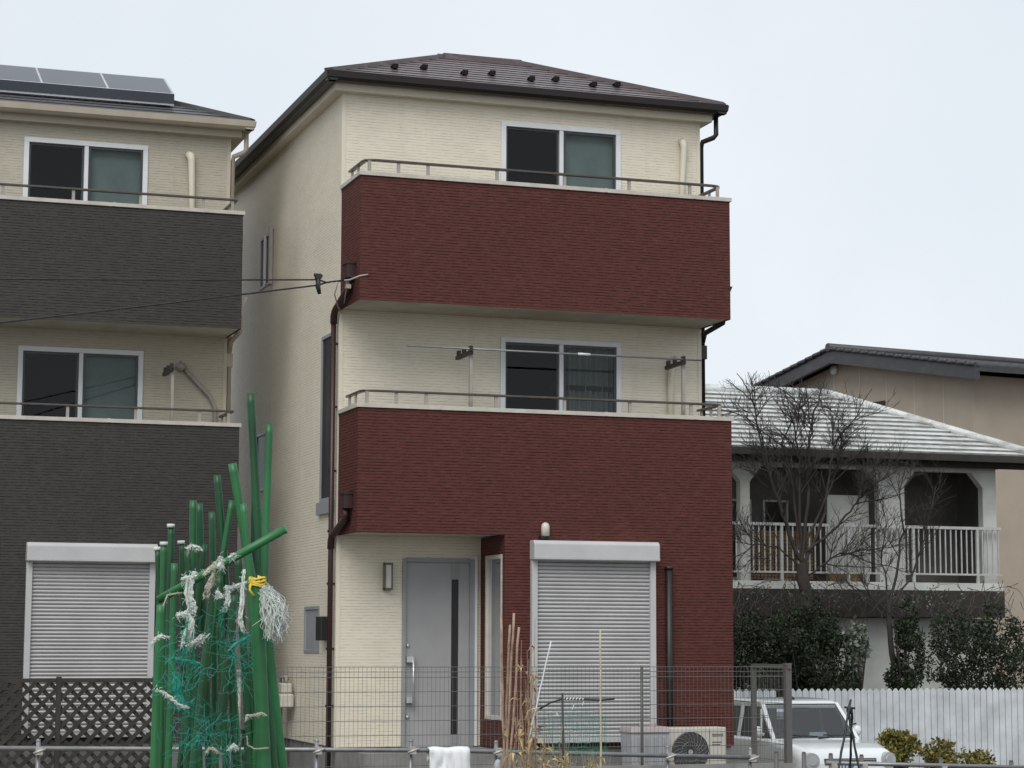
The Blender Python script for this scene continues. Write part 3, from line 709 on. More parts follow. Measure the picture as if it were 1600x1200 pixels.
# ------------------------------------------------------------------ wire mesh fence
FY = -2.6
t = thing('mesh_fence', 'low grey wire mesh fence running across in front of the red-clad house', 'fence', (0, FY, 0))
x0, x1, zt, zb = -2.55, 4.86, 1.01, -.10
mb = MB(); wr = .0022
x = x0
while x <= x1: mb.tube([(x, 0, zb), (x, 0, zt)], wr, 3, False); x += .05
for z in (zt, zt-.055, zt-.115, zt-.115-.16, zt-.115-.32, zt-.115-.48, zt-.115-.64, zt-.115-.80, zb+.02):
    mb.tube([(x0, -.004, z), (x1, -.004, z)], wr*1.6, 4, False)
y = .05
while y < .95: mb.tube([(x1, y, zb-.3), (x1, y, zt)], wr, 3, False); y += .05
for z in (zt, zt-.055, zt-.115, zt-.275, zt-.435, zt-.595, zt-.755, zt-.915, zb):
    mb.tube([(x1-.004, 0, z), (x1-.004, .95, z)], wr*1.6, 4, False)
mb.build('wire_mesh', 'mesh', t)
for x in (-2.5, -.5, 1.25, 3.01):
    if x in (-.5, 1.25): continue
    mb = MB(); mb.tube([(x, .03, G0), (x, .03, zt+.01)], .019, 8); mb.build('post', 'post', t)
mb = MB(); mb.box(x1-.03, x1+.045, -.03, .045, G1, zt+.02); mb.box(x1-.035, x1+.05, -.035, .05, zt+.02, zt+.04); mb.build('post', 'post', t)
mb = MB(); mb.box(x1-.02, x1+.035, .93, .98, G1, zt); mb.build('post', 'post', t)
mb = MB(); mb.bar((x1+.01, -.05, zt+.0), (x1+.01, .98, zt+.0), .05, .05); mb.build('top_rail', 'post', t)
mb = MB(); mb.box(-2.7, x1+.06, FY-.06, FY+.06, G0-.5, -.12); tag(mb.build('kerb_wall', 'concrete'), 'low concrete kerb wall carrying the wire mesh fence', 'wall')

# ------------------------------------------------------------------ scaffold-pipe barrier
PY = -6.0
t = thing('pipe_barrier', 'grey scaffold-pipe barrier on short posts in front of the mesh fence', 'barrier', (0, PY, G0))
def L_(p): return Vector(p)-Vector((0, PY, G0))
A_ = L_(at(-40, 1169, Y=PY)); B_ = L_(at(700, 1172.5, Y=PY)); C_ = L_(at(1178, 1184, Y=PY))
mb = MB(); mb.tube([A_, B_, C_], .0225, 10); mb.tube([C_-Vector((.03, 0, 0)), C_+Vector((.02, 0, 0))], .03, 10); mb.build('rail_pipe', 'steelpipe', t)
for px, py in ((60, 1158), (495, 1158), (642, 1158), (775, 1160), (1043, 1168), (1172, 1171)):
    q = L_(at(px, py, Y=PY+.05)); mb = MB()
    mb.tube([(q.x, .05, 0), (q.x, .05, q.z)], .021, 8); mb.ball((q.x, .05, q.z), .024, 8)
    pp = mb.build('post', 'steelpipe', t)
    m2 = MB(); zz = q.z-.085
    m2.box(q.x-.032, q.x+.032, -.035, .03, zz-.035, zz+.035); m2.tube([(q.x-.05, -.03, zz-.02), (q.x+.06, -.035, zz+.02)], .012, 6); m2.build('clamp', 'galv', pp)
t = thing('pipe_barrier', 'short lower scaffold-pipe barrier with four posts in front of the white car', 'barrier', (0, PY, G0))
mb = MB(); A_ = L_(at(1290, 1192, Y=PY)); B_ = L_(at(1640, 1200, Y=PY)); mb.tube([A_, B_], .0225, 10); mb.build('rail_pipe', 'steelpipe', t)
for px, py in ((1213, 1176), (1256, 1177), (1298, 1179), (1346, 1181), (1470, 1186), (1580, 1190)):
    q = L_(at(px, py, Y=PY+.05)); mb = MB(); mb.tube([(q.x, .05, -.2), (q.x, .05, q.z)], .024, 8); mb.tube([(q.x, .05, q.z), (q.x, .05, q.z+.015)], .02, 8)
    pp = mb.build('post', 'post', t)
    if px >= 1298: m2 = MB(); m2.box(q.x-.03, q.x+.03, -.035, .03, q.z-.14, q.z-.07); m2.build('clamp', 'galv', pp)

# white cloth hanging over the pipe
def cloth_patch(x0, x1, ztop, zbot, y, seed):
    mb = MB(); nu, nv = 26, 22
    for j in range(nv+1):
        v = j/nv
        for i in range(nu+1):
            u = i/nu; x = x0+(x1-x0)*u+.02*noise.noise(Vector((v*3, seed, 1)))
            s = v*(ztop-zbot+.25)
            if s < .12: yy = y+.03-.0; z = ztop-.12+s; yy = y+.03
            elif s < .17: k = (s-.12)/.05*math.pi; yy = y+.03*math.cos(k); z = ztop+.03*math.sin(k)*.6
            else: yy = y-.03; z = ztop-(s-.17)
            f = noise.noise(Vector((u*4, v*3, seed)))*.065+noise.noise(Vector((u*9, v*2.2, seed)))*.03
            mb.v.append((x, yy-abs(f)*(1.2 if s > .17 else .2), z+.01*noise.noise(Vector((u*3, seed, 5)))))
    for j in range(nv):
        for i in range(nu): a = j*(nu+1)+i; mb.f.append((a, a+1, a+nu+2, a+nu+1)); mb.sm.append(True)
    return mb
o = cloth_patch(-.60, -.19, .272, -.25, PY, 3.3).build('cloth', 'cloth', fix=False)
o.modifiers.new('thick', 'SOLIDIFY').thickness = .003
tag(o, 'white cloth draped over the scaffold-pipe barrier near the front door', 'cloth')

# ------------------------------------------------------------------ right-hand background: white two-storey building
YF = 11.6
t = thing('veranda_house', 'white two-storey house with pale tiled roof, chamfered veranda openings and white railing', 'house', (0, 0, 0))
mb = MB(); X0, X1, YB = 7.2, 16.4, 16.6
poly_open = [(11.04, 14.55-.75)]
# front screen wall with chamfered openings
def screen(mb, z0, z1, cols, y0, y1):
    """cols: list of (xa, xb) openings"""
    zt = 4.64; ch = .30
    xs_ = X0
    for (a, b) in cols:
        mb.box(xs_, a, y0, y1, z0, z1); xs_ = b
        mb.box(a, b, y0, y1, zt, z1)
        mb.prism([(a, zt), (a, zt-ch), (a+ch*.85, zt)], 'y', y0, y1); mb.prism([(b, zt), (b, zt-ch), (b-ch*.85, zt)], 'y', y0, y1)
    mb.box(xs_, X1, y0, y1, z0, z1)
screen(mb, 2.45, 4.95, [(7.6, 10.83), (11.03, 13.79), (14.35, 16.1)], YF, YF+.18)
mb.build('veranda_screen', 'nbw', t, fix=True)
mb = MB()
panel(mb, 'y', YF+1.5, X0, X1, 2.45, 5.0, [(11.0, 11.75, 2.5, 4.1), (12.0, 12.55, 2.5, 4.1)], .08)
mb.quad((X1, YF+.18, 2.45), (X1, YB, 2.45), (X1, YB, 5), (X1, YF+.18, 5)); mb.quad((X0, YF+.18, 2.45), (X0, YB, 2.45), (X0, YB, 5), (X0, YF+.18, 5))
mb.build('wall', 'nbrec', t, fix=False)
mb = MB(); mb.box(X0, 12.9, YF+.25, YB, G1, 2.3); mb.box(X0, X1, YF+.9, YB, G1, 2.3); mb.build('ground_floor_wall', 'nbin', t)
mb = MB(); mb.box(12.9, X1, YF+.20, YF+.9, G1, 1.76); mb.build('pale_ground_wall', 'nbw', t)
mb = MB(); mb.box(X0, X1, YF-.2, YB, 2.3, 2.449); mb.build('balcony_slab', 'nbw', t)
mb = MB(); mb.box(X0, X1, YF-.24, YF+.2, 1.78, 2.299); mb.build('fascia_shade_band', 'nbdark', t)  # dark brown band stands in for the shade under the balcony
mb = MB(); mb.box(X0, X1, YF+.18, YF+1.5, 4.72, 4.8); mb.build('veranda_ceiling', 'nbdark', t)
for (a, b) in ((11.0, 11.75), (12.0, 12.55)):
    mb = MB()
    for (p, q, r_, s_) in ((a, a+.04, 2.5, 4.1), (b-.04, b, 2.5, 4.1), (a+.04, b-.04, 4.06, 4.1), (a+.04, b-.04, 2.5, 2.56)): mb.box(p, q, YF+1.46, YF+1.53, r_, s_)
    wf = mb.build('window', 'nbrail', t)
    mb = MB(); mb.box(a+.02, b-.02, YF+1.55, YF+1.6, 2.5, 4.1); mb.build('pane', 'nbdark', wf)
mb = MB(); mb.box(11.05, 12.5, YF+.30, YF+.33, 2.5, 3.42)
mb.build('reed_screen', 'screen', t)
mb = MB()
for i in range(13): z = 2.53+i*.07; mb.box(11.05, 12.5, YF+.292, YF+.299, z, z+.012)
for i in range(20): x = 11.07+i*.075; mb.box(x, x+.01, YF+.285, YF+.292, 2.5, 3.42)
mb.build('screen_lattice', 'nbdark', t)
mb = MB(); mb.box(12.85, 13.75, YF+.35, YF+.40, 2.46, 4.15); mb.build('partition_panel', 'nbw', t)
mb = MB(); mb.box(7.2, 16.4, YF-.17, YF-.11, 3.50, 3.555); mb.box(7.2, 16.4, YF-.165, YF-.125, 2.60, 2.635)
rl = mb.build('railing', 'nbrail', t)
mb = MB(); x = 10.2; k = 0
while x < 16.4:
    mb.box(x-.011, x+.011, YF-.155, YF-.133, 2.635, 3.50)
    if k % 12 == 0: mb.box(x-.025, x+.025, YF-.17, YF-.12, 2.45, 3.50)
    x += .118; k += 1
mb.build('balusters', 'nbrail', rl)
mb = MB()
ex0, ex1, ey0, ey1 = 6.6, 16.9, 11.0, 17.0
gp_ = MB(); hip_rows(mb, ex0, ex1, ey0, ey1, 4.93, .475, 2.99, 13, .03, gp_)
mb.quad((ex0, ey0, 4.92), (ex1, ey0, 4.92), (ex1, ey1, 4.92), (ex0, ey1, 4.92))
rf = mb.build('roof', 'tile', t); gp_.build('course_edge', 'tileshade', rf, fix=False)
mb = MB(); zt = 4.93+.475*2.99+.05
mb.tube([(ex0+2.95, 14, zt), (ex1-2.95, 14, zt)], .09, 8)
for a, b in (((ex1, ey0), (ex1-2.95, 14)), ((ex1, ey1), (ex1-2.95, 14)), ((ex0, ey0), (ex0+2.95, 14))): mb.tube([(*a, 5.0), (*b, zt)], .08, 8)
mb.build('ridge_tile', 'tile', rf)
mb = MB(); mb.box(ex0, ex1, ey0-.10, ey0+.02, 4.80, 4.93); mb.box(ex0+.1, ex1-.1, ey0+.02, YF, 4.84, 4.90); mb.box(ex0+.1, ex1, ey0+.3, ey0+.34, 4.70, 4.84); mb.box(ex1-.02, ex1+.1, ey0, ey1, 4.80, 4.93)
mb.build('gutter', 'nbdark', t)

# pots on the veranda
for x, lab in ((13.05, 'terracotta planter behind the white railing, right of the tree fork'),):
    t = thing('planter_box', lab, 'planter', (x, YF-.02, 2.45))
    mb = MB(); mb.box(-.35, .35, 0, .16, 0, .18); mb.build('box', 'screen', t)

# far house with a black tiled gable
GA = R(8.5); AP = at(1322, 549, Y=27.0); gd = Vector((-math.sin(GA), math.cos(GA), 0)); gn = Vector((math.cos(GA), math.sin(GA), 0))
def ghit(px, py):
    d = fw + rt*((px-800)/FPX) - up*((py-600)/FPX); k = (AP-CAM).dot(gn)/d.dot(gn); q = CAM+d*k
    return (q-AP).dot(gd), q.z-AP.z
ly, lz = ghit(1190, 615); sl_ = -lz/ly; Hh = AP.z-G1
t = thing('gabled_house', 'beige stuccoed house with black tiled gable roof rising behind the pale-roofed house', 'house', (AP.x, AP.y, AP.z)); t.rotation_euler = (0, 0, GA)
hl_ = ly+1.2
mb = MB(); mb.prism([(hl_, -Hh), (hl_, -sl_*hl_-.25), (0, -.25), (-hl_, -sl_*hl_-.25), (-hl_, -Hh)], 'x', 0, 9); mb.build('wall', 'beige', t)
mb = MB()
for s_ in (1, -1):
    ye = s_*(hl_+.8); n = 17
    for k in range(n):
        ya = ye*k/n; yb_ = ye*(k+1)/n; za = -sl_*abs(ya); zb_ = -sl_*abs(yb_)+.05
        mb.quad((-.55, ya, za), (9.5, ya, za), (9.5, yb_, zb_), (-.55, yb_, zb_)); mb.quad((-.55, yb_, zb_), (9.5, yb_, zb_), (9.5, yb_, zb_-.08), (-.55, yb_, zb_-.08))
        mb.tube([(-.58, ya, za+.03), (-.58, yb_, zb_+.0)], .06, 6)
    zz = -sl_*abs(ye)
    mb.prism([(0, .02), (0, -.36), (ye, zz-.33), (ye, zz+.02)], 'x', -.56, -.44); mb.prism([(0, -.02), (0, -.12), (ye, zz-.12), (ye, zz-.02)], 'x', -.44, 9.5)
for k in range(30): mb.tube([(-.5+k*.34, 0, .02), (-.5+k*.34, -hl_-.7, -sl_*(hl_+.7)+.03)], .03, 4)
mb.tube([(-.62, 0, .07), (9.5, 0, .07)], .12, 8)
mb.build('roof', 'darktile', t)
v = ghit(1305, 578); mb = MB(); mb.ball((-.05, v[0], v[1]), .15, 12, (.6, 1, 1)); mb.build('vent_cap', 'alu', t)
v = ghit(1362, 632); mb = MB(); mb.box(-.03, 0, v[0]-.6, v[0]+.6, v[1]-.9, v[1]+.05); mb.build('window', 'nbdark', t)
mb = MB()
for k in range(1, 9):
    y_ = -hl_+2*hl_*k/9; mb.box(-.006, 0, y_-.012, y_+.012, -Hh, -sl_*abs(y_)-.3)
mb.build('wall_joint', 'friezeB', t)

# picket fence
PFY = 7.0
pa, pb = at(1140, 1075, Y=PFY), at(1640, 1077, Y=PFY)
t = thing('picket_fence', 'white picket fence with pointed tops behind the white car', 'fence', (0, PFY, 0))
x = pa.x-.6; i = 0; zt0 = at(1300, 1076, Y=PFY).z
gapx = (at(1208, 1080, Y=PFY).x, at(1232, 1080, Y=PFY).x)
while x < pb.x:
    wv = .108; h = zt0+.012*noise.noise(Vector((i*.7, 0, 0)))
    mb = MB()
    if gapx[0] < x < gapx[1]: h -= .28
    mb.prism([(x, G1), (x+wv, G1), (x+wv, h-.05), (x+wv/2+.012, h), (x+wv/2-.012, h), (x, h-.05)], 'y', -.01, .012)
    mb.build('picket', 'picket', t, fix=True); x += wv+.013; i += 1
for z in (zt0-.45, zt0-1.2):
    mb = MB(); mb.box(pa.x-.6, pb.x, .012, .05, z-.04, z+.04); mb.build('fence_rail', 'picket', t)

# ------------------------------------------------------------------ plants
def twig_tree(mb, limbs, rng, lens, counts, rads, zmax, level=0):
    for pts, r0_, r1_ in limbs:
        n = len(pts); mb.tube(pts, [r0_+(r1_-r0_)*i/(n-1) for i in range(n)], 6 if r0_ > .02 else (4 if level < 2 else 3), False)
        if level >= len(lens): continue
        subs = []
        for _ in range(counts[level]+rng.randint(-1, 1)):
            f = rng.uniform(.22 if level == 0 else .15, 1.0); k = min(n-2, int(f*(n-1))); p = Vector(pts[k]).lerp(Vector(pts[k+1]), f*(n-1)-k)
            d = (Vector(pts[k+1])-Vector(pts[k])).normalized()
            q = Vector((rng.gauss(0, 1), rng.gauss(0, .8), rng.gauss(0, .8))); q = (q-d*q.dot(d)).normalized()
            d = (d*.75+q*rng.uniform(.5, .9)+Vector((0, 0, .18))).normalized(); ln = lens[level]*rng.uniform(.5, 1.35)
            sp = [p]
            for s in range(5):
                d = (d+Vector((rng.gauss(0, .14), rng.gauss(0, .12), rng.gauss(.04, .12)))).normalized(); sp.append(sp[-1]+d*ln/5)
            if sp[-1].z > zmax: continue
            subs.append((sp, min(rads[level], (r0_+(r1_-r0_)*f)*.8), rads[level]*.45))
        twig_tree(mb, subs, rng, lens, counts, rads, zmax, level+1)
def limb(pts, Y, dy, rng):
    out_ = []
    P_ = [at(px, py, Y=Y+dy*i/(len(pts)-1)) for i, (px, py) in enumerate(pts)]
    for a, b in zip(P_, P_[1:]):
        for s in range(4): out_.append(a.lerp(b, s/4)+Vector((rng.gauss(0, .012), rng.gauss(0, .012), rng.gauss(0, .012))))
    out_.append(P_[-1]); return out_
def bare_tree(label, trunk, limbs, Y, r0_, seed, lens, counts, rads, ytop, m='bark', group=None):
    rng = random.Random(seed); g = at(trunk[0][0], trunk[0][1], Y=Y)
    t = thing('bare_tree', label, 'tree', (0, 0, 0), group)
    mb = MB(); tp = limb(trunk, Y, 0, rng); n = len(tp); g = Vector((tp[0].x, Y, G1-.1))
    mb.tube([g]+tp, [r0_*1.25]+[r0_*(1-.3*i/(n-1)) for i in range(n)], 9, False); mb.build('trunk', m, t)
    mb = MB(); L = [(limb(pts, Y, dy, rng), ra, .006) for pts, dy, ra in limbs]
    twig_tree(mb, L, rng, lens, counts, rads, at(1250, ytop, Y=Y).z); mb.build('crown', m, t)
    return t
TL = [([(1250, 880), (1228, 820), (1205, 752), (1190, 680), (1172, 640)], -.5, .035),
      ([(1248, 870), (1222, 800), (1200, 740), (1178, 640), (1168, 605), (1151, 583)], .2, .030),
      ([(1252, 880), (1262, 790), (1264, 700), (1270, 650), (1284, 612), (1292, 582)], -.2, .036),
      ([(1256, 880), (1290, 800), (1298, 720), (1312, 680), (1348, 640)], .3, .034),
      ([(1250, 860), (1240, 760), (1222, 690), (1246, 635), (1260, 612)], .5, .028),
      ([(1252, 860), (1250, 770), (1248, 700), (1236, 650), (1222, 602)], -.4, .028),
      ([(1262, 860), (1310, 820), (1335, 790), (1350, 770), (1368, 740)], -.6, .028),
      ([(1262, 900), (1300, 870), (1345, 860), (1372, 858)], -.3, .018),
      ([(1246, 880), (1215, 855), (1180, 850), (1152, 848)], .1, .018),
      ([(1258, 850), (1300, 760), (1316, 700), (1305, 640)], .2, .026)]
bare_tree('bare dark tree with many fine twigs in front of the white veranda', [(1262, 1080), (1262, 990), (1258, 930), (1252, 880)], TL, 9.6, .15, 11, (.75, .40, .20), (13, 7, 3), (.014, .0085, .0055), 585)
TL = [([(1388, 940), (1378, 880), (1384, 820), (1378, 770)], .2, .02), ([(1388, 960), (1398, 900), (1412, 830), (1405, 770), (1418, 720)], -.2, .03), ([(1390, 960), (1360, 930), (1340, 925), (1318, 930)], 0, .014), ([(1392, 950), (1430, 890), (1450, 820), (1462, 760)], .2, .022)]
bare_tree('slender bare tree beside the pale ground-floor wall, right of the bigger one', [(1400, 1080), (1392, 1000), (1388, 940)], TL, 8.8, .06, 5, (.6, .35, .2), (9, 6, 3), (.010, .0065, .0045), 700)

def leaf_mass(name, m, center, radii, count, size, seed, parent=None, bias=1.0, keep=None, lump=.6, aspect=.5, shape=None):
    rng = random.Random(seed); mb = MB(); c = Vector(center); n = 0
    while n < count:
        p = Vector((rng.uniform(-1, 1), rng.uniform(-1, 1), rng.uniform(-1, 1)))
        ln = p.length
        if ln > 1: continue
        q = Vector((p.x*radii[0], p.y*radii[1], p.z*radii[2]))+c
        f = noise.noise(q*1.9+Vector((seed, 0, 0)))
        if ln > .78+lump*f*1.5: continue
        if noise.noise(q*4.2+Vector((0, seed, 0))) < -.12: continue
        if keep and not keep(q): continue
        d = Vector((rng.gauss(0, 1), rng.gauss(0, 1), rng.gauss(.2, .8))).normalized(); e = d.orthogonal().normalized()
        e = (Matrix.Rotation(rng.uniform(0, 6.28), 3, d) @ e); s = size*rng.uniform(.6, 1.4); g = d.cross(e)
        a = q; mb.quad(a, a+e*s*.5+g*s*aspect*.5, a+e*s, a+e*s*.5-g*s*aspect*.5)
        n += 1
    return mb.build(name, m, parent, fix=False)
def shrub(name, label, cat, m, center, radii, count, size, seed, nst=9, **k):
    c = Vector(center); t = thing(name, label, cat, (c.x, c.y, G1))
    o = leaf_mass('foliage', m, (0, 0, c.z-G1), radii, count, size, seed, t, **k)
    rng = random.Random(seed+1); mb = MB()
    for i in range(nst):
        e = Vector((rng.uniform(-.7, .7)*radii[0], rng.uniform(-.7, .7)*radii[1], c.z-G1+radii[2]*rng.uniform(-.3, .6)))
        mb.tube([(rng.uniform(-.1, .1), rng.uniform(-.1, .1), -.05), (e.x*.4, e.y*.4, e.z*.5), e], [.03, .018, .006], 5, False)
    mb.build('stem', 'bark', t); return t
def pc(px, py, Y): return tuple(at(px, py, Y=Y))
shrub('evergreen_shrub', 'dark dense evergreen shrub between the red wall and the bare tree', 'shrub', 'ever', pc(1185, 1030, 9.2), (1.0, .8, 1.1), 12000, .062, 1)
shrub('evergreen_shrub', 'dark evergreen shrub at the foot of the bare tree', 'shrub', 'ever', pc(1255, 1025, 8.9), (.85, .8, 1.15), 12000, .062, 2)
shrub('evergreen_shrub', 'smaller dark shrub behind the picket fence under the veranda edge', 'shrub', 'ever', pc(1300, 1050, 8.4), (.6, .6, .85), 7000, .06, 3)
shrub('leafy_shrub', 'slim shrub with pale glossy leaves against the pale ground-floor wall', 'shrub', 'pale', pc(1334, 1015, 8.2), (.26, .3, .62), 620, .10, 4, aspect=.6)
shrub('evergreen_shrub', 'ivy-dark shrub at the foot of the slender tree on the right', 'shrub', 'ever', pc(1412, 1020, 8.6), (.38, .4, 1.0), 4500, .06, 6)
shrub('evergreen_shrub', 'wide dark shrub at the far right behind the picket fence', 'shrub', 'ever', pc(1530, 1030, 8.8), (1.3, .6, 1.05), 12000, .062, 8)
shrub('olive_bush', 'low yellow-green bush beside the front of the white car', 'bush', 'olive', pc(1392, 1188, 4.6), (.62, .5, .48), 3800, .07, 7)
shrub('olive_bush', 'yellow-green bush right of the one by the white car', 'bush', 'olive', pc(1490, 1196, 4.8), (.8, .5, .45), 3800, .07, 9)
# vines trailing from the veranda edge
rng = random.Random(3); mb = MB()
for i in range(170):
    px = rng.uniform(1140, 1600); p = at(px, rng.uniform(905, 950), Y=11.1); pts = [p]
    d = Vector((rng.gauss(0, .6), rng.gauss(0, .2), -rng.uniform(.2, 1))).normalized()
    for s in range(5): d = (d+Vector((rng.gauss(0, .35), rng.gauss(0, .1), rng.gauss(-.05, .3)))).normalized(); pts.append(pts[-1]+d*.13)
    mb.tube(pts, [.008, .007, .006, .005, .004, .003], 4, False)
t = thing('climbing_vine', 'tangle of bare vine stems hanging along the edge below the white railing', 'vine', (0, 0, 0)); mb.build('vine_stem', 'bark2', t)['kind'] = 'stuff'
lf = leaf_mass('vine_leaf', 'pale', at(1330, 930, Y=11.05), (3.6, .12, .33), 380, .055, 14, t); lf['kind'] = 'stuff'

# ------------------------------------------------------------------ white car
t = thing('parked_car', 'small boxy white car parked facing us before the picket fence', 'car', (at(1274, 1157, Y=2.25).x, 1.3, G1))
CW = .735
def ring(y, hw, z0, z1, rx, n=5, top_in=0.0):
    """rounded cross-section in XZ at depth y"""
    pts = [(-hw, z0)]
    pts.append((-hw-.0, z0+(z1-z0)*.45))
    for i in range(n+1):
        a = math.pi-(math.pi/2)*i/n; pts.append((-hw+rx+rx*math.cos(a)+top_in, z1-rx+rx*math.sin(a)))
    for i in range(n+1):
        a = math.pi/2-(math.pi/2)*i/n; pts.append((hw-rx+rx*math.cos(a)-top_in, z1-rx+rx*math.sin(a)))
    pts.append((hw, z0+(z1-z0)*.45)); pts.append((hw, z0)); return [(x, y, z) for x, z in pts]
def loft(mb, rings):
    i = len(mb.v); n = len(rings[0])
    for r in rings: mb.v += r
    for k in range(len(rings)-1):
        for j in range(n-1): q = i+k*n+j; mb.f.append((q, q+1, q+n+1, q+n)); mb.sm.append(True)
        mb.f.append((i+k*n+n-1, i+k*n, i+(k+1)*n, i+(k+1)*n+n-1)); mb.sm.append(False)
    mb.f.append(tuple(i+j for j in range(n))); mb.f.append(tuple(i+(len(rings)-1)*n+j for j in reversed(range(n)))); mb.sm += [False, False]
mb = MB()
loft(mb, [ring(-.12, .62, .20, .60, .10), ring(-.09, .68, .18, .71, .14), ring(-.02, .72, .17, .78, .15), ring(.08, CW, .17, .80, .15), ring(.25, CW, .17, .845, .12), ring(.5, CW, .17, .865, .10),
          ring(.85, CW, .17, .885, .09), ring(1.0, CW, .17, .90, .06), ring(2.9, CW, .17, .90, .05), ring(3.3, CW-.02, .2, .88, .08), ring(3.38, CW-.08, .25, .8, .1)])
mb.build('body', 'carp', t)
# cabin: roof shell + pillars, open glass
zb_, zt_ = .88, 1.50
def cabx(z): return CW-.035-(z-zb_)*.13
mb = MB()
rr = []
for y, z, hw in ((1.42, 1.385, .595), (1.50, 1.415, .60), (1.75, 1.44, .61), (2.4, 1.445, .61), (3.0, 1.43, .60), (3.25, 1.39, .58)):
    rr.append(ring(y, hw, z-.07, z, .05))
loft(mb, rr); roof_ = mb.build('roof_panel', 'carp', t)
mb = MB()
for s in (-1, 1):
    mb.bar((s*.665, .93, .87), (s*.59, 1.45, 1.37), .055, .05); mb.bar((s*.69, 2.05, .88), (s*.60, 2.05, 1.38), .04, .09, Vector((0, 1, 0)))
    mb.bar((s*.68, 3.2, .88), (s*.585, 3.15, 1.36), .05, .16, Vector((0, 1, 0))); mb.bar((s*.60, 1.45, 1.37), (s*.59, 3.2, 1.35), .05, .06)
    mb.bar((s*.69, 1.28, .88), (s*.635, 1.40, 1.30), .03, .04, Vector((0, 1, 0)))
mb.bar((-.665, .93, .885), (.665, .93, .885), .05, .03)
mb.build('pillar', 'carp', t)
mb = MB(); mb.quad((-.64, .955, .90), (.64, .955, .90), (.57, 1.44, 1.37), (-.57, 1.44, 1.37)); mb.build('windscreen', 'glasscar', t, fix=False)
mb = MB()
sx = [(-.645, .94, .893), (.645, .94, .893), (.575, 1.425, 1.365), (-.575, 1.425, 1.365)]
for a, b in zip(sx, sx[1:]+sx[:1]): mb.tube([a, b], .013, 4)
mb.build('windscreen_seal', 'black', t)
for s in (-1, 1):
    mb = MB(); mb.quad((s*.693, 1.0, .90), (s*.693, 3.1, .90), (s*.607, 3.1, 1.35), (s*.607, 1.47, 1.35))
    mb.build('side_window', 'sideglass', t, fix=False)
mb = MB(); mb.box(-.6, .6, 1.15, 3.1, .5, .905); mb.box(-.6, .6, 3.0, 3.1, .9, 1.3)
for s in (-.3, .3):
    mb.box(s-.2, s+.2, 1.95, 2.1, .85, 1.18); mb.box(s-.1, s+.1, 1.97, 2.07, 1.15, 1.30)
mb.build('interior', 'interior', t)
mb = MB(); mb.box(-.12, .12, 1.38, 1.385, 1.27, 1.32); mb.tube([(-.30, 1.22, .95), (-.10, 1.20, 1.0)], .02, 6)
mb.build('rear_view_mirror', 'black', t)
mb = MB(); mb.box(-.42, -.22, 1.33, 1.336, 1.16, 1.31); mb.box(-.02, .25, 1.09, 1.10, .92, .98); mb.build('dashboard_paper', 'platew', t)
for a, b in (((-.45, .90, .905), (.02, .93, .925)), ((.02, .88, .90), (.56, .93, .935))):
    mb = MB(); mb.tube([a, ((a[0]+b[0])/2, .905, .935), b], .011, 5); mb.tube([b, (b[0]*.2+a[0]*.8, .955, .945)], .009, 4); mb.build('wiper', 'black', t)
mb = MB(); mb.box(-.47, -.0, .80, .803, .893, .897); mb.build('bonnet_vent', 'black', t)
for s in (-1, 1):
    mb = MB(); mb.ball((s*.79, 1.18, .99), .08, 12, (.85, .6, 1.0)); mb.bar((s*.69, 1.2, .95), (s*.76, 1.2, .97), .04, .04); mr = mb.build('wing_mirror', 'carp', t)
    mb = MB(); mb.tube([(s*.585, -.03, .645), (s*.595, -.135, .64)], .11, 20); hl = mb.build('headlight', 'lens', t)
    mb = MB(); mb.tube([(s*.59, -.13, .64), (s*.595, -.146, .64)], .065, 16); mb.build('bulb_reflector', 'silver', hl)
    mb = MB(); mb.tube([(s*.56, -.10, .42), (s*.57, -.12, .42)], .05, 12); mb.build('fog_light', 'lens', t)
mb = MB(); mb.box(-.40, .40, -.132, -.07, .58, .67); gr = mb.build('grille', 'acdark', t, bevel=.01)
mb = MB()
for z in (.60, .625, .65): mb.box(-.38, .38, -.14, -.132, z-.004, z+.004)
mb.build('grille_bar', 'silver', gr)
mb = MB(); mb.box(-.165-.1, .165-.1, -.155, -.138, .44, .605); pl = mb.build('number_plate', 'platew', t)
mb = MB()
for x in (-.20, -.15, -.10, -.05, 0, .02): mb.box(x-.012, x+.012, -.159, -.155, .55 if x < -.17 or x > 0 else .48, .59)
mb.build('plate_characters', 'plateblue', pl)
mb = MB(); mb.tube([(-.02, 1.62, 1.43), (-.02, 1.66, 1.455)], .03, 8); mb.tube([(-.02, 1.66, 1.45), (-.10, 1.60, 1.52)], .006, 5); mb.build('antenna', 'black', t)
for s in (-1, 1):
    for y in (.62, 2.85):
        mb = MB(); mb.tube([(s*.60, y, .28), (s*.745, y, .28)], .28, 24, smooth=False); wh = mb.build('wheel', 'tyre', t)
        mb = MB(); mb.tube([(s*.746, y, .28), (s*.752, y, .28)], .17, 18, smooth=False); mb.build('rim', 'silver', wh)

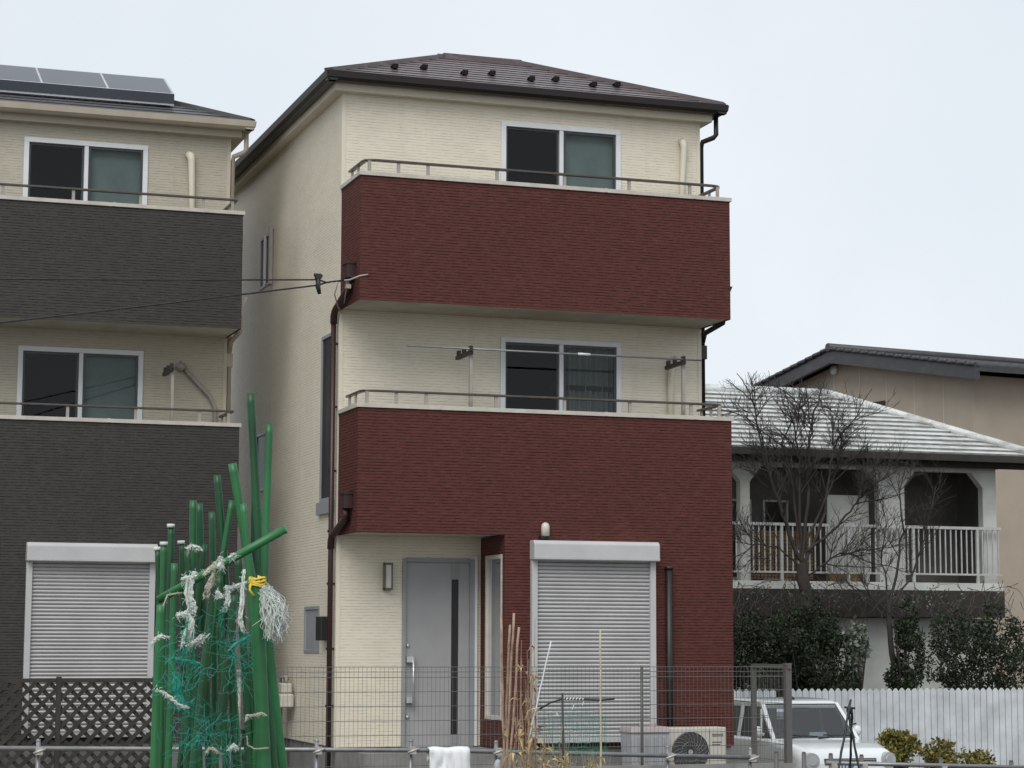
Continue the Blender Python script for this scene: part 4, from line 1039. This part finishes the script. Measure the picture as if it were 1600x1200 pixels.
# ------------------------------------------------------------------ garden: canes, frame, dried plants
def cane(p0, p1, r, m, name, label, cat, group=None, nodes=True):
    mb = MB(); pts = [Vector(p0).lerp(Vector(p1), i/12) for i in range(13)]
    for i in range(1, 12): pts[i] += Vector((random.gauss(0, r*.3), random.gauss(0, r*.3), 0))
    mb.tube(pts, r, 8)
    if nodes:
        for i in range(1, 12, 1): mb.tube([pts[i]-Vector((0, 0, r*.3)), pts[i]+Vector((0, 0, r*.3))], r*1.22, 8)
    return tag(mb.build(name, m), label, cat, group)
def base_of(px_t, py_t, px_b, py_b, Y, zg=G0-.05):
    a = at(px_t, py_t, Y=Y); b = at(px_b, py_b, Y=Y); d = b-a
    return a, a+d*((zg-a.z)/d.z)
for i, (tx, ty, bx_, y_, lab) in enumerate(((783, 961, 788, -9.0, 'brown bamboo cane, leftmost of the bunch before the red wall'), (803, 958, 791, -9.05, 'tallest brown bamboo cane leaning right in the bunch before the red wall'),
        (797, 976, 786, -8.95, 'brown bamboo cane in the middle of the bunch before the red wall'), (811, 980, 797, -9.1, 'brown bamboo cane, rightmost and shortest of the bunch before the red wall'))):
    a, b = base_of(tx, ty, bx_, 1200, y_); cane(b, a, .0105, 'bamboo', 'bamboo_cane', lab, 'bamboo cane', 'brown bamboo canes')
a, b = base_of(938, 985, 939, 1200, -9.0); cane(b, a, .0075, 'bamboo2', 'bamboo_cane', 'single pale cane standing upright in front of the shutter', 'bamboo cane')
a = at(861, 1002, Y=-9.2); b = at(850, 1050, Y=-9.2); cane(b+(b-a)*2.2, a, .006, 'alu', 'garden_stake', 'thin white stake leaning among the dried stalks', 'stake', nodes=False)
t = thing('plant_support', 'black stake frame with white tape before the shutter', 'plant frame', (0, 0, 0))
a, b = base_of(879, 1083, 880, 1200, -9.0); mb = MB(); mb.tube([b, a], .009, 7); mb.build('upright_stake', 'stick', t)
mb = MB(); mb.tube([at(843, 1108, Y=-8.98), at(860, 1098, Y=-8.98), at(879, 1092, Y=-8.98), at(940, 1094, Y=-8.98), at(960, 1092, Y=-8.98)], .008, 7); mb.build('cross_bar', 'stick', t)
mb = MB(); q = [at(878+i*1.05, 1092.2+1.6*math.sin(i*1.3), Y=-8.98+.012*math.cos(i*1.3)) for i in range(33)]; mb.tube(q, .006, 5)
for (x, y) in ((912, 1096), (897, 1100), (870, 1113), (938, 1094)): mb.bar(at(x, y, Y=-9.0), at(x+random.uniform(-3, 3), y+random.uniform(5, 9), Y=-9.0), .012, .004)
mb.build('white_tape', 'rag', t)
# thin teal net hung on the frame
mb = MB()
for i in range(22):
    a = at(848+i*4.6, 1112+random.uniform(-3, 3), Y=-8.97); b = at(850+i*4.5, 1185, Y=-8.93); pts = [a.lerp(b, k/8)+Vector((random.gauss(0, .006), random.gauss(0, .01), random.gauss(0, .004))) for k in range(9)]; mb.tube(pts, .0016, 3, False)
for j in range(15):
    a = at(846, 1112+j*5, Y=-8.96); b = at(950, 1112+j*5+random.uniform(-3, 3), Y=-8.96); pts = [a.lerp(b, k/16)+Vector((0, random.gauss(0, .01), random.gauss(0, .006))) for k in range(17)]; mb.tube(pts, .0016, 3, False)
tag(mb.build('garden_net', 'net'), 'fine teal garden net hanging from the black stake frame', 'net')

def dry_plant(label, px, py_top, Y, n_st, spread, seed, m_leaf='dry', leafn=9, leafs=.09, lean=0, h_var=.25, group=None, name='dried_plant'):
    rng = random.Random(seed); top = at(px, py_top, Y=Y); t = thing(name, label, 'plant', (top.x, Y, G0), group)
    H = top.z-G0; mb = MB(); lv = MB()
    for i in range(n_st):
        h = H*(1-rng.random()*h_var) if i else H
        b = Vector((rng.gauss(0, spread*.3), rng.gauss(0, spread*.3), -.03)); e = Vector((rng.gauss(lean, spread), rng.gauss(0, spread*.8), h)) if i else Vector((lean, 0, h))
        pts = [b.lerp(e, k/8)+Vector((rng.gauss(0, .008), rng.gauss(0, .008), 0))*(1 if 0 < k < 8 else 0) for k in range(9)]
        mb.tube(pts, [.0055-.0035*k/8 for k in range(9)], 5, False)
        for k in range(leafn):
            f = rng.uniform(.35, 1); p = pts[min(7, int(f*8))]; d = Vector((rng.gauss(0, 1), rng.gauss(0, .8), rng.gauss(-.1, .6))).normalized(); L = leafs*rng.uniform(.5, 1.5)
            sd_ = d.cross(Vector((rng.gauss(0, 1), rng.gauss(0, 1), rng.gauss(0, 1)))).normalized()*L*.13
            p1 = p+d*L*.5+Vector((0, 0, .01)); p2 = p+d*L+Vector((0, 0, -L*rng.uniform(.1, .7)))
            lv.quad(p-sd_*.3, p1-sd_, p1+sd_, p+sd_*.3); lv.quad(p1-sd_, p2, p1+sd_)
    mb.build('stem', 'stem', t); lv.build('leaf', m_leaf, t, fix=False); return t
dry_plant('tall dried tan stalk with curled tassels in front of the shutter rail', 836, 966, -9.1, 5, .035, 1, leafn=16, leafs=.06, h_var=.35)
dry_plant('dense brown dried stalks beside the bamboo canes', 826, 1030, -9.2, 9, .05, 2, leafn=12, leafs=.055, h_var=.3)
dry_plant('dried reddish stalk with a few leaves, left of the tall tan one', 815, 1000, -9.3, 3, .03, 3, leafn=12, leafs=.06)
dry_plant('dried tuft of pale curled leaves at the foot of the bamboo canes', 806, 1120, -9.4, 6, .07, 4, leafn=10, leafs=.07)
dry_plant('dried stalks with orange leaf under the stake frame', 880, 1128, -8.8, 8, .10, 5, 'dryg', 10, .05)
dry_plant('pale dried flower stalks right of the stake frame', 940, 1160, -9.2, 7, .09, 6, 'dry', 9, .07)
dry_plant('wiry dried stalks left of the stake frame', 850, 1110, -9.0, 8, .07, 8, 'dry', 10, .07)
for i, (px, py, s, lab) in enumerate(((800, 1178, 21, 'low fading leafy plant at the base of the bamboo canes'), (845, 1168, 22, 'low yellowing leafy plant left of the black upright stake'), (885, 1160, 23, 'low yellowing leafy plant around the black upright stake'),
        (925, 1172, 24, 'low yellow-brown plant beside the single pale cane'), (965, 1192, 25, 'small fading plant right of the pale cane'))):
    dry_plant(lab, px, py, -9.1-.1*(i % 2), 16, .09, s, 'dryg', 14, .05, group='low fading plants in the garden bed', name='garden_plant')
# ground litter and weeds in the bed
rng = random.Random(9); mb = MB()
for i in range(9000):
    p = Vector((rng.uniform(-8, 8), rng.uniform(-24, -6.6), 0)); p.z = ground_z(p.x, p.y)
    d = Vector((rng.gauss(0, .4), rng.gauss(0, .4), 1)).normalized()*rng.uniform(.03, .12); s = Vector((rng.gauss(0, 1), rng.gauss(0, 1), 0)).normalized()*.006
    mb.quad(p-s, p+s, p+d)
o = mb.build('grass', 'dryg', fix=False); o['kind'] = 'stuff'; tag(o, 'dry short grass and weeds over the garden soil', 'grass')
# potted item near canes (blue-white bucket glimpse)
a = at(783, 1190, Y=-9.0); t = thing('plastic_bottle', 'crumpled clear-white plastic bottle capping a cane beside the bamboo bunch', 'bottle', (a.x-.03, -9.0, a.z-.05))
mb = MB(); mb.tube([(0, 0, -.12), (0, 0, .02), (.005, 0, .05), (.01, 0, .07)], [.032, .034, .025, .012], 10); mb.build('bottle_body', 'bin', t)
mb = MB(); mb.tube([(.01, 0, .07), (.012, 0, .09)], .014, 8); mb.build('cap', 'plateblue', t)
a_ = Vector((a.x-.03, -9.0, a.z-.12)); mb = MB(); mb.tube([(a_.x, -9.0, G0-.05), a_+Vector((0, 0, .1))], .006, 6); tag(mb.build('garden_stake', 'stick'), 'short stake under the plastic bottle beside the bamboo bunch', 'stake')

# black stake tripod in front of the car
t = thing('stake_tripod', 'dark tied stake tripod standing in front of the white car', 'tripod', (0, 0, 0))
apx = at(1327, 1110, Y=-8.0)
for (tx, ty, bx_, dy) in ((1329, 1093, 1311, -.1), (1324, 1104, 1342, -.1), (1331, 1106, 1329, .3)):
    a = at(tx, ty, Y=-8.0); b = at(bx_, 1200, Y=-8.0+dy); d = b-a; e = a+d*((G0-.1-a.z)/d.z)
    pts = [a.lerp(e, k/14)+Vector((random.gauss(0, .003), random.gauss(0, .003), 0)) for k in range(15)]; mb = MB(); mb.tube(pts, [.010+.002*(k % 2) for k in range(15)], 6); mb.build('stake', 'stick', t)
mb = MB(); mb.ball(apx, .03, 8, (1, 1, 1.4)); mb.tube([apx+Vector((-.05, 0, .03)), apx+Vector((.05, -.02, .02))], .01, 5); mb.tube([apx+Vector((-.01, -.01, -.13)), apx+Vector((.06, -.02, -.12))], .008, 5); mb.build('twine_knot', 'stick', t)
a = at(1243, 1082, Y=-8.0)

# ------------------------------------------------------------------ bundle of green garden poles
GY = -20.5
poles = [  # top px, lower px (x at y=1200 or given y), Y offset, radius, material
    (392, 615, 403, 800, 0, .0112, 'gp2'), (422, 662, 411, 900, -.05, .0105, 'gp'), (362, 724, 387, 870, .05, .0118, 'gp3'),
    (338, 742, 348, 880, .12, .0100, 'gp2'), (302, 782, 301, 900, .15, .0100, 'gp'), (313, 787, 318, 960, .22, .0105, 'gp2'),
    (364, 782, 352, 860, .1, .0085, 'gp'), (381, 787, 392, 960, -.1, .0085, 'gp3'), (267, 822, 263, 1050, .25, .0088, 'gp2'),
    (256, 850, 252, 1100, .18, .0088, 'gp'), (246, 858, 258, 1100, .3, .0082, 'gp2'), (283, 848, 287, 1050, .3, .0082, 'gp2'),
    (402, 905, 413, 1200, -.55, .0165, 'gp'), (417, 962, 446, 1200, -.3, .0095, 'gp'), (334, 905, 302, 1200, -.2, .0115, 'gp2'),
    (366, 930, 335, 1200, -.15, .0110, 'gp2'), (251, 945, 241, 1200, -.3, .0120, 'gp3'), (300, 960, 290, 1200, -.1, .0105, 'gp2'),
    (330, 800, 338, 1200, .3, .0110, 'gp2'), (372, 870, 392, 1200, -.05, .0120, 'gp2'), (350, 840, 372, 1200, .25, .0105, 'gp'), (318, 850, 282, 1200, .2, .0105, 'gp2'),
    (272, 880, 262, 1200, .05, .0110, 'gp'), (398, 720, 398, 1200, .1, .0125, 'gp2'), (345, 900, 352, 1200, .1, .0118, 'gp2'), (292, 860, 312, 1200, .1, .0110, 'gp2'), (408, 800, 386, 1200, .15, .0115, 'gp')]
special = {4: 'left one of two poles with nearly level tops, left of the leaning dark one', 5: 'right one of two poles with nearly level tops, left of the leaning dark one', 14: 'dark pole slanting down left across the middle of the bundle', 15: 'second dark pole slanting down left, right of the first one', 18: 'dark pole just left of the dark narrow pointed one', 19: 'dark pole behind the long vertical white strip', 20: 'mid green pole crossing behind the slanting pole at its middle', 21: 'dark pole leaning down left behind the long hanging white rag', 22: 'green pole behind the white-capped tips at left', 23: 'thick dark pole directly below the tallest pole', 24: 'dark pole behind the forked white rag', 25: 'dark pole behind the small bent white strip', 26: 'green pole between the tallest pole and the thick front pole', 17: 'dark pole wrapped in teal netting at the left', 0: 'tallest green garden pole, rising highest out of the bundle', 1: 'light-catching green pole right beside the tallest one', 2: 'thick light green pole leaning left from the tallest one',
           3: 'dark green pole with a narrow pointed top against the charcoal balcony', 6: 'green pole leaning right toward the tall pair', 7: 'short green pole with a pale worn tip below the tall pair', 8: 'dark green pole with white cap, tallest of the left part of the bundle',
           9: 'green pole with white cap, middle of the three low capped tips at left', 10: 'leftmost white-capped dark green pole of the bundle', 11: 'white-capped dark green pole right of the other capped tips',
           12: 'thick green pole in front, tied with yellow string', 13: 'thin green pole slanting out to the lower right of the bundle', 16: 'bright green pole at the left edge of the bundle'}
GZ = G0-.05
for i, (tx, ty, bx_, by, dy, r_, m) in enumerate(poles):
    if i > 13: r_ *= .84
    Y = GY+dy; a = at(tx, ty, Y=Y); b = at(bx_, by, Y=Y); d = b-a; e = a+d*((GZ-a.z)/d.z)
    # keep feet of the bundle together
    mb = MB(); n = 90; bow = Vector((random.gauss(0, .004), random.gauss(0, .004), 0)); pts = [e.lerp(a, k/n)+bow*math.sin(k/n*9+i) for k in range(n+1)]; rad = [r_*(1+(.055 if k % 3 == 0 and k < n else 0)) for k in range(n+1)]; ax = (a-e).normalized()
    mb.tube(pts, rad, 12)
    lab = special.get(i, 'plain green garden pole inside the crowded pole bundle')
    o = tag(mb.build('garden_pole', m), lab, 'garden pole', 'green garden poles in the bundle')
    if i in (8, 9, 10, 11):
        mb = MB(); mb.tube([a-ax*.004, a+ax*.006], r_*1.25, 10); mb.build('pole_cap', 'rag', o)
# cross pole leaning through the bundle
a, b = at(447, 826, Y=GY-.35), at(318, 898, Y=GY-.25); mb = MB(); e = b+(b-a)*.55; mb.tube([a, a.lerp(b, .5), b, e], .0108, 12)
tag(mb.build('garden_pole', 'gp3'), 'green pole tied slantwise across the bundle, its end sticking out right', 'garden pole', 'green garden poles in the bundle')

def rag(pts_px, Y, w, seed, m='rag', label='', strands=5, name='plastic_strip', cat='strip', group=None, crumple=1.0):
    w *= .95; strands += 1
    """torn strip of sheet plastic: several creased ribbons following a path"""
    rng = random.Random(seed); P_ = [at(x, y, Y=Y) for x, y in pts_px]; path = []
    for a, b in zip(P_, P_[1:]):
        for k in range(6): path.append(a.lerp(b, k/6))
    path.append(P_[-1]); mb = MB()
    for s in range(strands):
        off = Vector((rng.gauss(0, w*.25), rng.gauss(0, w*.2), rng.gauss(0, w*.2))); i0 = len(mb.v); n = len(path); wf = rng.uniform(.25, .6)
        for k, p in enumerate(path):
            d = (path[min(k+1, n-1)]-path[max(k-1, 0)]).normalized(); sd_ = d.cross(fw).normalized()
            f = k/(n-1); ww = w*wf*(.35+.9*math.sin(math.pi*min(1, f*.9+.1)))*(1+.5*noise.noise(Vector((k*.7, s, seed))))
            c = p+off*(.4+f)+Vector((noise.noise(Vector((k*.45, s*3, seed))), noise.noise(Vector((k*.45, s*3+9, seed))), noise.noise(Vector((k*.45, s*3+5, seed)))))*w*.35*crumple
            for j in range(4):
                u = j/3-.5; mb.v.append(tuple(c+sd_*u*ww+fw*(noise.noise(Vector((k*.9, j*2.1, s+seed)))*w*.45)))
        for k in range(n-1):
            for j in range(3): q = i0+k*4+j; mb.f.append((q, q+1, q+5, q+4)); mb.sm.append(rng.random() < .5)
    for q in range(int(9*len(pts_px)) if m != 'net' else 0):        # loose frayed threads
        p = rng.choice(path)+Vector((rng.gauss(0, w*.3), rng.gauss(0, w*.3), rng.gauss(0, w*.3))); d = Vector((rng.gauss(0, 1), rng.gauss(0, .5), rng.gauss(-.5, .8))).normalized(); tp = [p]
        for k in range(5): d = (d+Vector((rng.gauss(0, .4), rng.gauss(0, .3), rng.gauss(-.1, .4)))).normalized(); tp.append(tp[-1]+d*w*.22)
        mb.tube(tp, [.0006]*5+[.0003], 3, False)
    o = mb.build(name, m, fix=False); o.modifiers.new('thick', 'SOLIDIFY').thickness = .0006
    return tag(o, label, cat, group)
G_ = 'white plastic strips tied on the green poles'
rag([(292, 858), (298, 853), (307, 855), (313, 862)], GY-.1, .012, 1, label='small bent white strip on top of a green pole', group=G_, strands=5)
rag([(283, 905), (296, 903), (292, 925), (298, 950), (297, 960)], GY-.42, .017, 2, label='long white rag hanging below the left end of the slanting pole', group=G_, strands=7)
rag([(300, 900), (305, 895), (302, 905)], GY-.45, .012, 12, label='short upright scrap where the slanting pole meets the left poles', group=G_)
rag([(318, 898), (330, 888), (338, 880), (350, 874)], GY-.42, .012, 3, 'ragb', 'weathered beige strip wound along the slanting pole', group=G_, strands=8)
rag([(343, 870), (346, 878), (342, 886), (350, 890)], GY-.45, .016, 4, label='bright white knot of plastic on the slanting pole', group=G_, strands=7)
rag([(362, 866), (366, 868), (360, 872)], GY-.45, .011, 5, label='small white scrap on the slanting pole next to the tall poles', group=G_)
rag([(335, 890), (332, 905), (326, 920), (325, 935)], GY-.42, .012, 6, 'ragb', 'beige rag drooping under the middle of the slanting pole', group=G_, strands=7)
rag([(337, 925), (345, 930), (336, 932)], GY-.42, .012, 7, label='little white flap below the beige rag', group=G_)
rag([(353, 915), (356, 925), (354, 945), (350, 955)], GY-.40, .013, 8, label='forked white rag hanging left of the long vertical strip', group=G_, strands=7)
rag([(353, 922), (365, 918), (380, 912)], GY-.40, .014, 18, label='white band stretching across to the long vertical strip', group=G_, strands=7)
rag([(381, 890), (379, 915), (377, 945), (374, 970), (380, 988)], GY-.45, .011, 9, label='long narrow white strip hanging straight down in mid bundle', group=G_, strands=6)
rag([(255, 948), (262, 930), (275, 927), (285, 926)], GY-.5, .005, 10, 'ragb', 'thin pale tape looped over the left pole tops', group=G_, strands=4)
rag([(276, 962), (292, 958), (300, 970), (298, 1000)], GY-.5, .016, 11, label='white rag draped over a teal-netted pole top at left', group=G_, strands=8)
rag([(235, 1008), (244, 998), (250, 992), (262, 994)], GY-.5, .011, 13, label='white scrap sticking out at the far left of the bundle', group=G_, strands=5)
rag([(292, 1010), (302, 1005), (312, 1000), (320, 992)], GY-.5, .015, 14, label='crumpled white tuft at the centre-left of the bundle', group=G_, strands=8)
rag([(290, 982), (286, 1000), (284, 1012)], GY-.5, .010, 15, label='short white scrap beside the teal netting', group=G_)
rag([(244, 1078), (256, 1082), (268, 1092), (280, 1102), (294, 1106)], GY-.6, .010, 16, label='frayed white cord slanting over the lower left poles', group=G_, strands=7)
rag([(384, 1126), (386, 1118), (398, 1118), (410, 1114), (416, 1118)], GY-.75, .006, 17, 'ragb', 'pale string tied in a bow round the thick front pole', group=G_, strands=4, name='string_tie', cat='string')
rag([(386, 1150), (387, 1164), (398, 1170), (420, 1169)], GY-.75, .003, 19, 'ragb', 'pale string hanging in a loop low on the thick front pole', group=G_, strands=3, name='string_tie', cat='string', crumple=.3)
rag([(322, 1176), (330, 1168), (345, 1178)], GY-.5, .008, 20, 'ragb', 'small pale scrap low in the middle of the bundle', group=G_)
rag([(357, 1172), (366, 1166), (372, 1170)], GY-.5, .009, 21, label='small white scrap near the barrier pipe line in the bundle', group=G_)
# yellow tie and shredded white tuft
t = thing('yellow_string', 'yellow string knotted round the top of the thick front pole', 'string', tuple(at(402, 912, Y=GY-.55)))
mb = MB()
for k in range(4): mb.tube([(.0195*math.cos(j*.5), .0195*math.sin(j*.5), -.006+.006*k+.003*math.sin(j+k)) for j in range(14)], .003, 5)
mb.tube([(-.018, -.012, .0), (-.022, -.015, -.015), (-.012, -.018, -.03)], .003, 5); mb.tube([(0, -.018, .004), (.0, -.012, .018), (.01, -.014, .012), (.02, -.01, .0)], .0035, 5); mb.build('string_loop', 'yellow', t)
rng = random.Random(31); mb = MB()
a0 = at(414, 925, Y=GY-.62)
for i in range(1000):
    a = a0+Vector((rng.gauss(0, .004), rng.gauss(0, .005), rng.gauss(0, .006))); pts = [a]; tgt = at(rng.gauss(431, 7), rng.uniform(960, 1000), Y=GY-.62+rng.gauss(0, .02))
    mid = a.lerp(tgt, .45)+Vector((rng.gauss(.010, .013), rng.gauss(0, .010), .014))
    for k in range(1, 9):
        f = k/8; p = a*(1-f)**2+mid*2*f*(1-f)+tgt*f*f; pts.append(p+Vector((rng.gauss(0, .003), rng.gauss(0, .003), rng.gauss(0, .003)))*(1+f))
    mb.tube(pts, [.0010]*8+[.0005], 3, False)
tag(mb.build('plastic_tuft', 'rag'), 'large shredded white plastic tuft hanging beside the yellow string', 'tuft')

def tangle(cx, cy, sx_, sy_, Y, n, seed, label, r=.0006, m='net'):
    rng = random.Random(seed); mb = MB()
    for i in range(n):
        p = at(rng.gauss(cx, sx_), rng.gauss(cy, sy_), Y=Y+rng.gauss(0, .03)); d = Vector((rng.gauss(0, .6), rng.gauss(0, .3), rng.gauss(-.2, 1))).normalized(); pts = [p]; cur = Vector((rng.gauss(0, .25), rng.gauss(0, .15), rng.gauss(0, .2)))
        for k in range(rng.randint(9, 18)): d = (d+cur+Vector((rng.gauss(0, .2), rng.gauss(0, .1), rng.gauss(0, .2)))).normalized(); pts.append(pts[-1]+d*.005)
        mb.tube(pts, r*rng.uniform(.6, 1.5), 3, False)
    return tag(mb.build('garden_net', m), label, 'net', 'teal netting scraps in the pole bundle')
tangle(288, 1000, 7, 22, GY-.5, 48, 1, 'teal netting wrapped round the left pole top under the white rag')
tangle(282, 1060, 12, 26, GY-.48, 60, 2, 'teal netting bunched in the lower left of the bundle')
tangle(345, 990, 12, 25, GY-.42, 28, 3, 'thin teal netting threads in the middle of the bundle')
tangle(378, 1005, 9, 9, GY-.48, 30, 4, 'looped teal threads left of the thick front pole')
tangle(374, 1045, 5, 14, GY-.48, 36, 5, 'short teal netting strand hanging in front of the wall gap')
tangle(326, 1135, 6, 12, GY-.45, 36, 6, 'bright teal scrap low in the middle of the bundle')
tangle(292, 1150, 16, 30, GY-.42, 50, 7, 'faded teal netting at the bottom left of the bundle')
tangle(352, 1170, 10, 20, GY-.42, 40, 8, 'faded teal netting at the bottom middle of the bundle')
for (p, q, w_, s, lab) in (((300, 1025), (322, 1060), .006, 40, 'folded teal net sheet'),):
    pass
rag([(268, 1030), (285, 1032), (300, 1035), (312, 1038), (298, 1050)], GY-.5, .010, 41, 'net', 'flat folded piece of teal net at centre-left', name='net_scrap', cat='net', group='teal netting scraps in the pole bundle')
rag([(272, 1050), (278, 1080), (284, 1110), (300, 1098)], GY-.46, .018, 42, 'net', 'wide teal net sheet hanging in the lower left', name='net_scrap', cat='net', group='teal netting scraps in the pole bundle')
rag([(355, 1018), (372, 1002), (392, 992)], GY-.5, .006, 43, 'net', 'teal net strip slanting up to the thick front pole', name='net_scrap', cat='net', group='teal netting scraps in the pole bundle')
rag([(308, 1145), (311, 1155), (306, 1166)], GY-.5, .010, 44, 'net', 'small bright teal patch above the barrier line', name='net_scrap', cat='net', group='teal netting scraps in the pole bundle')
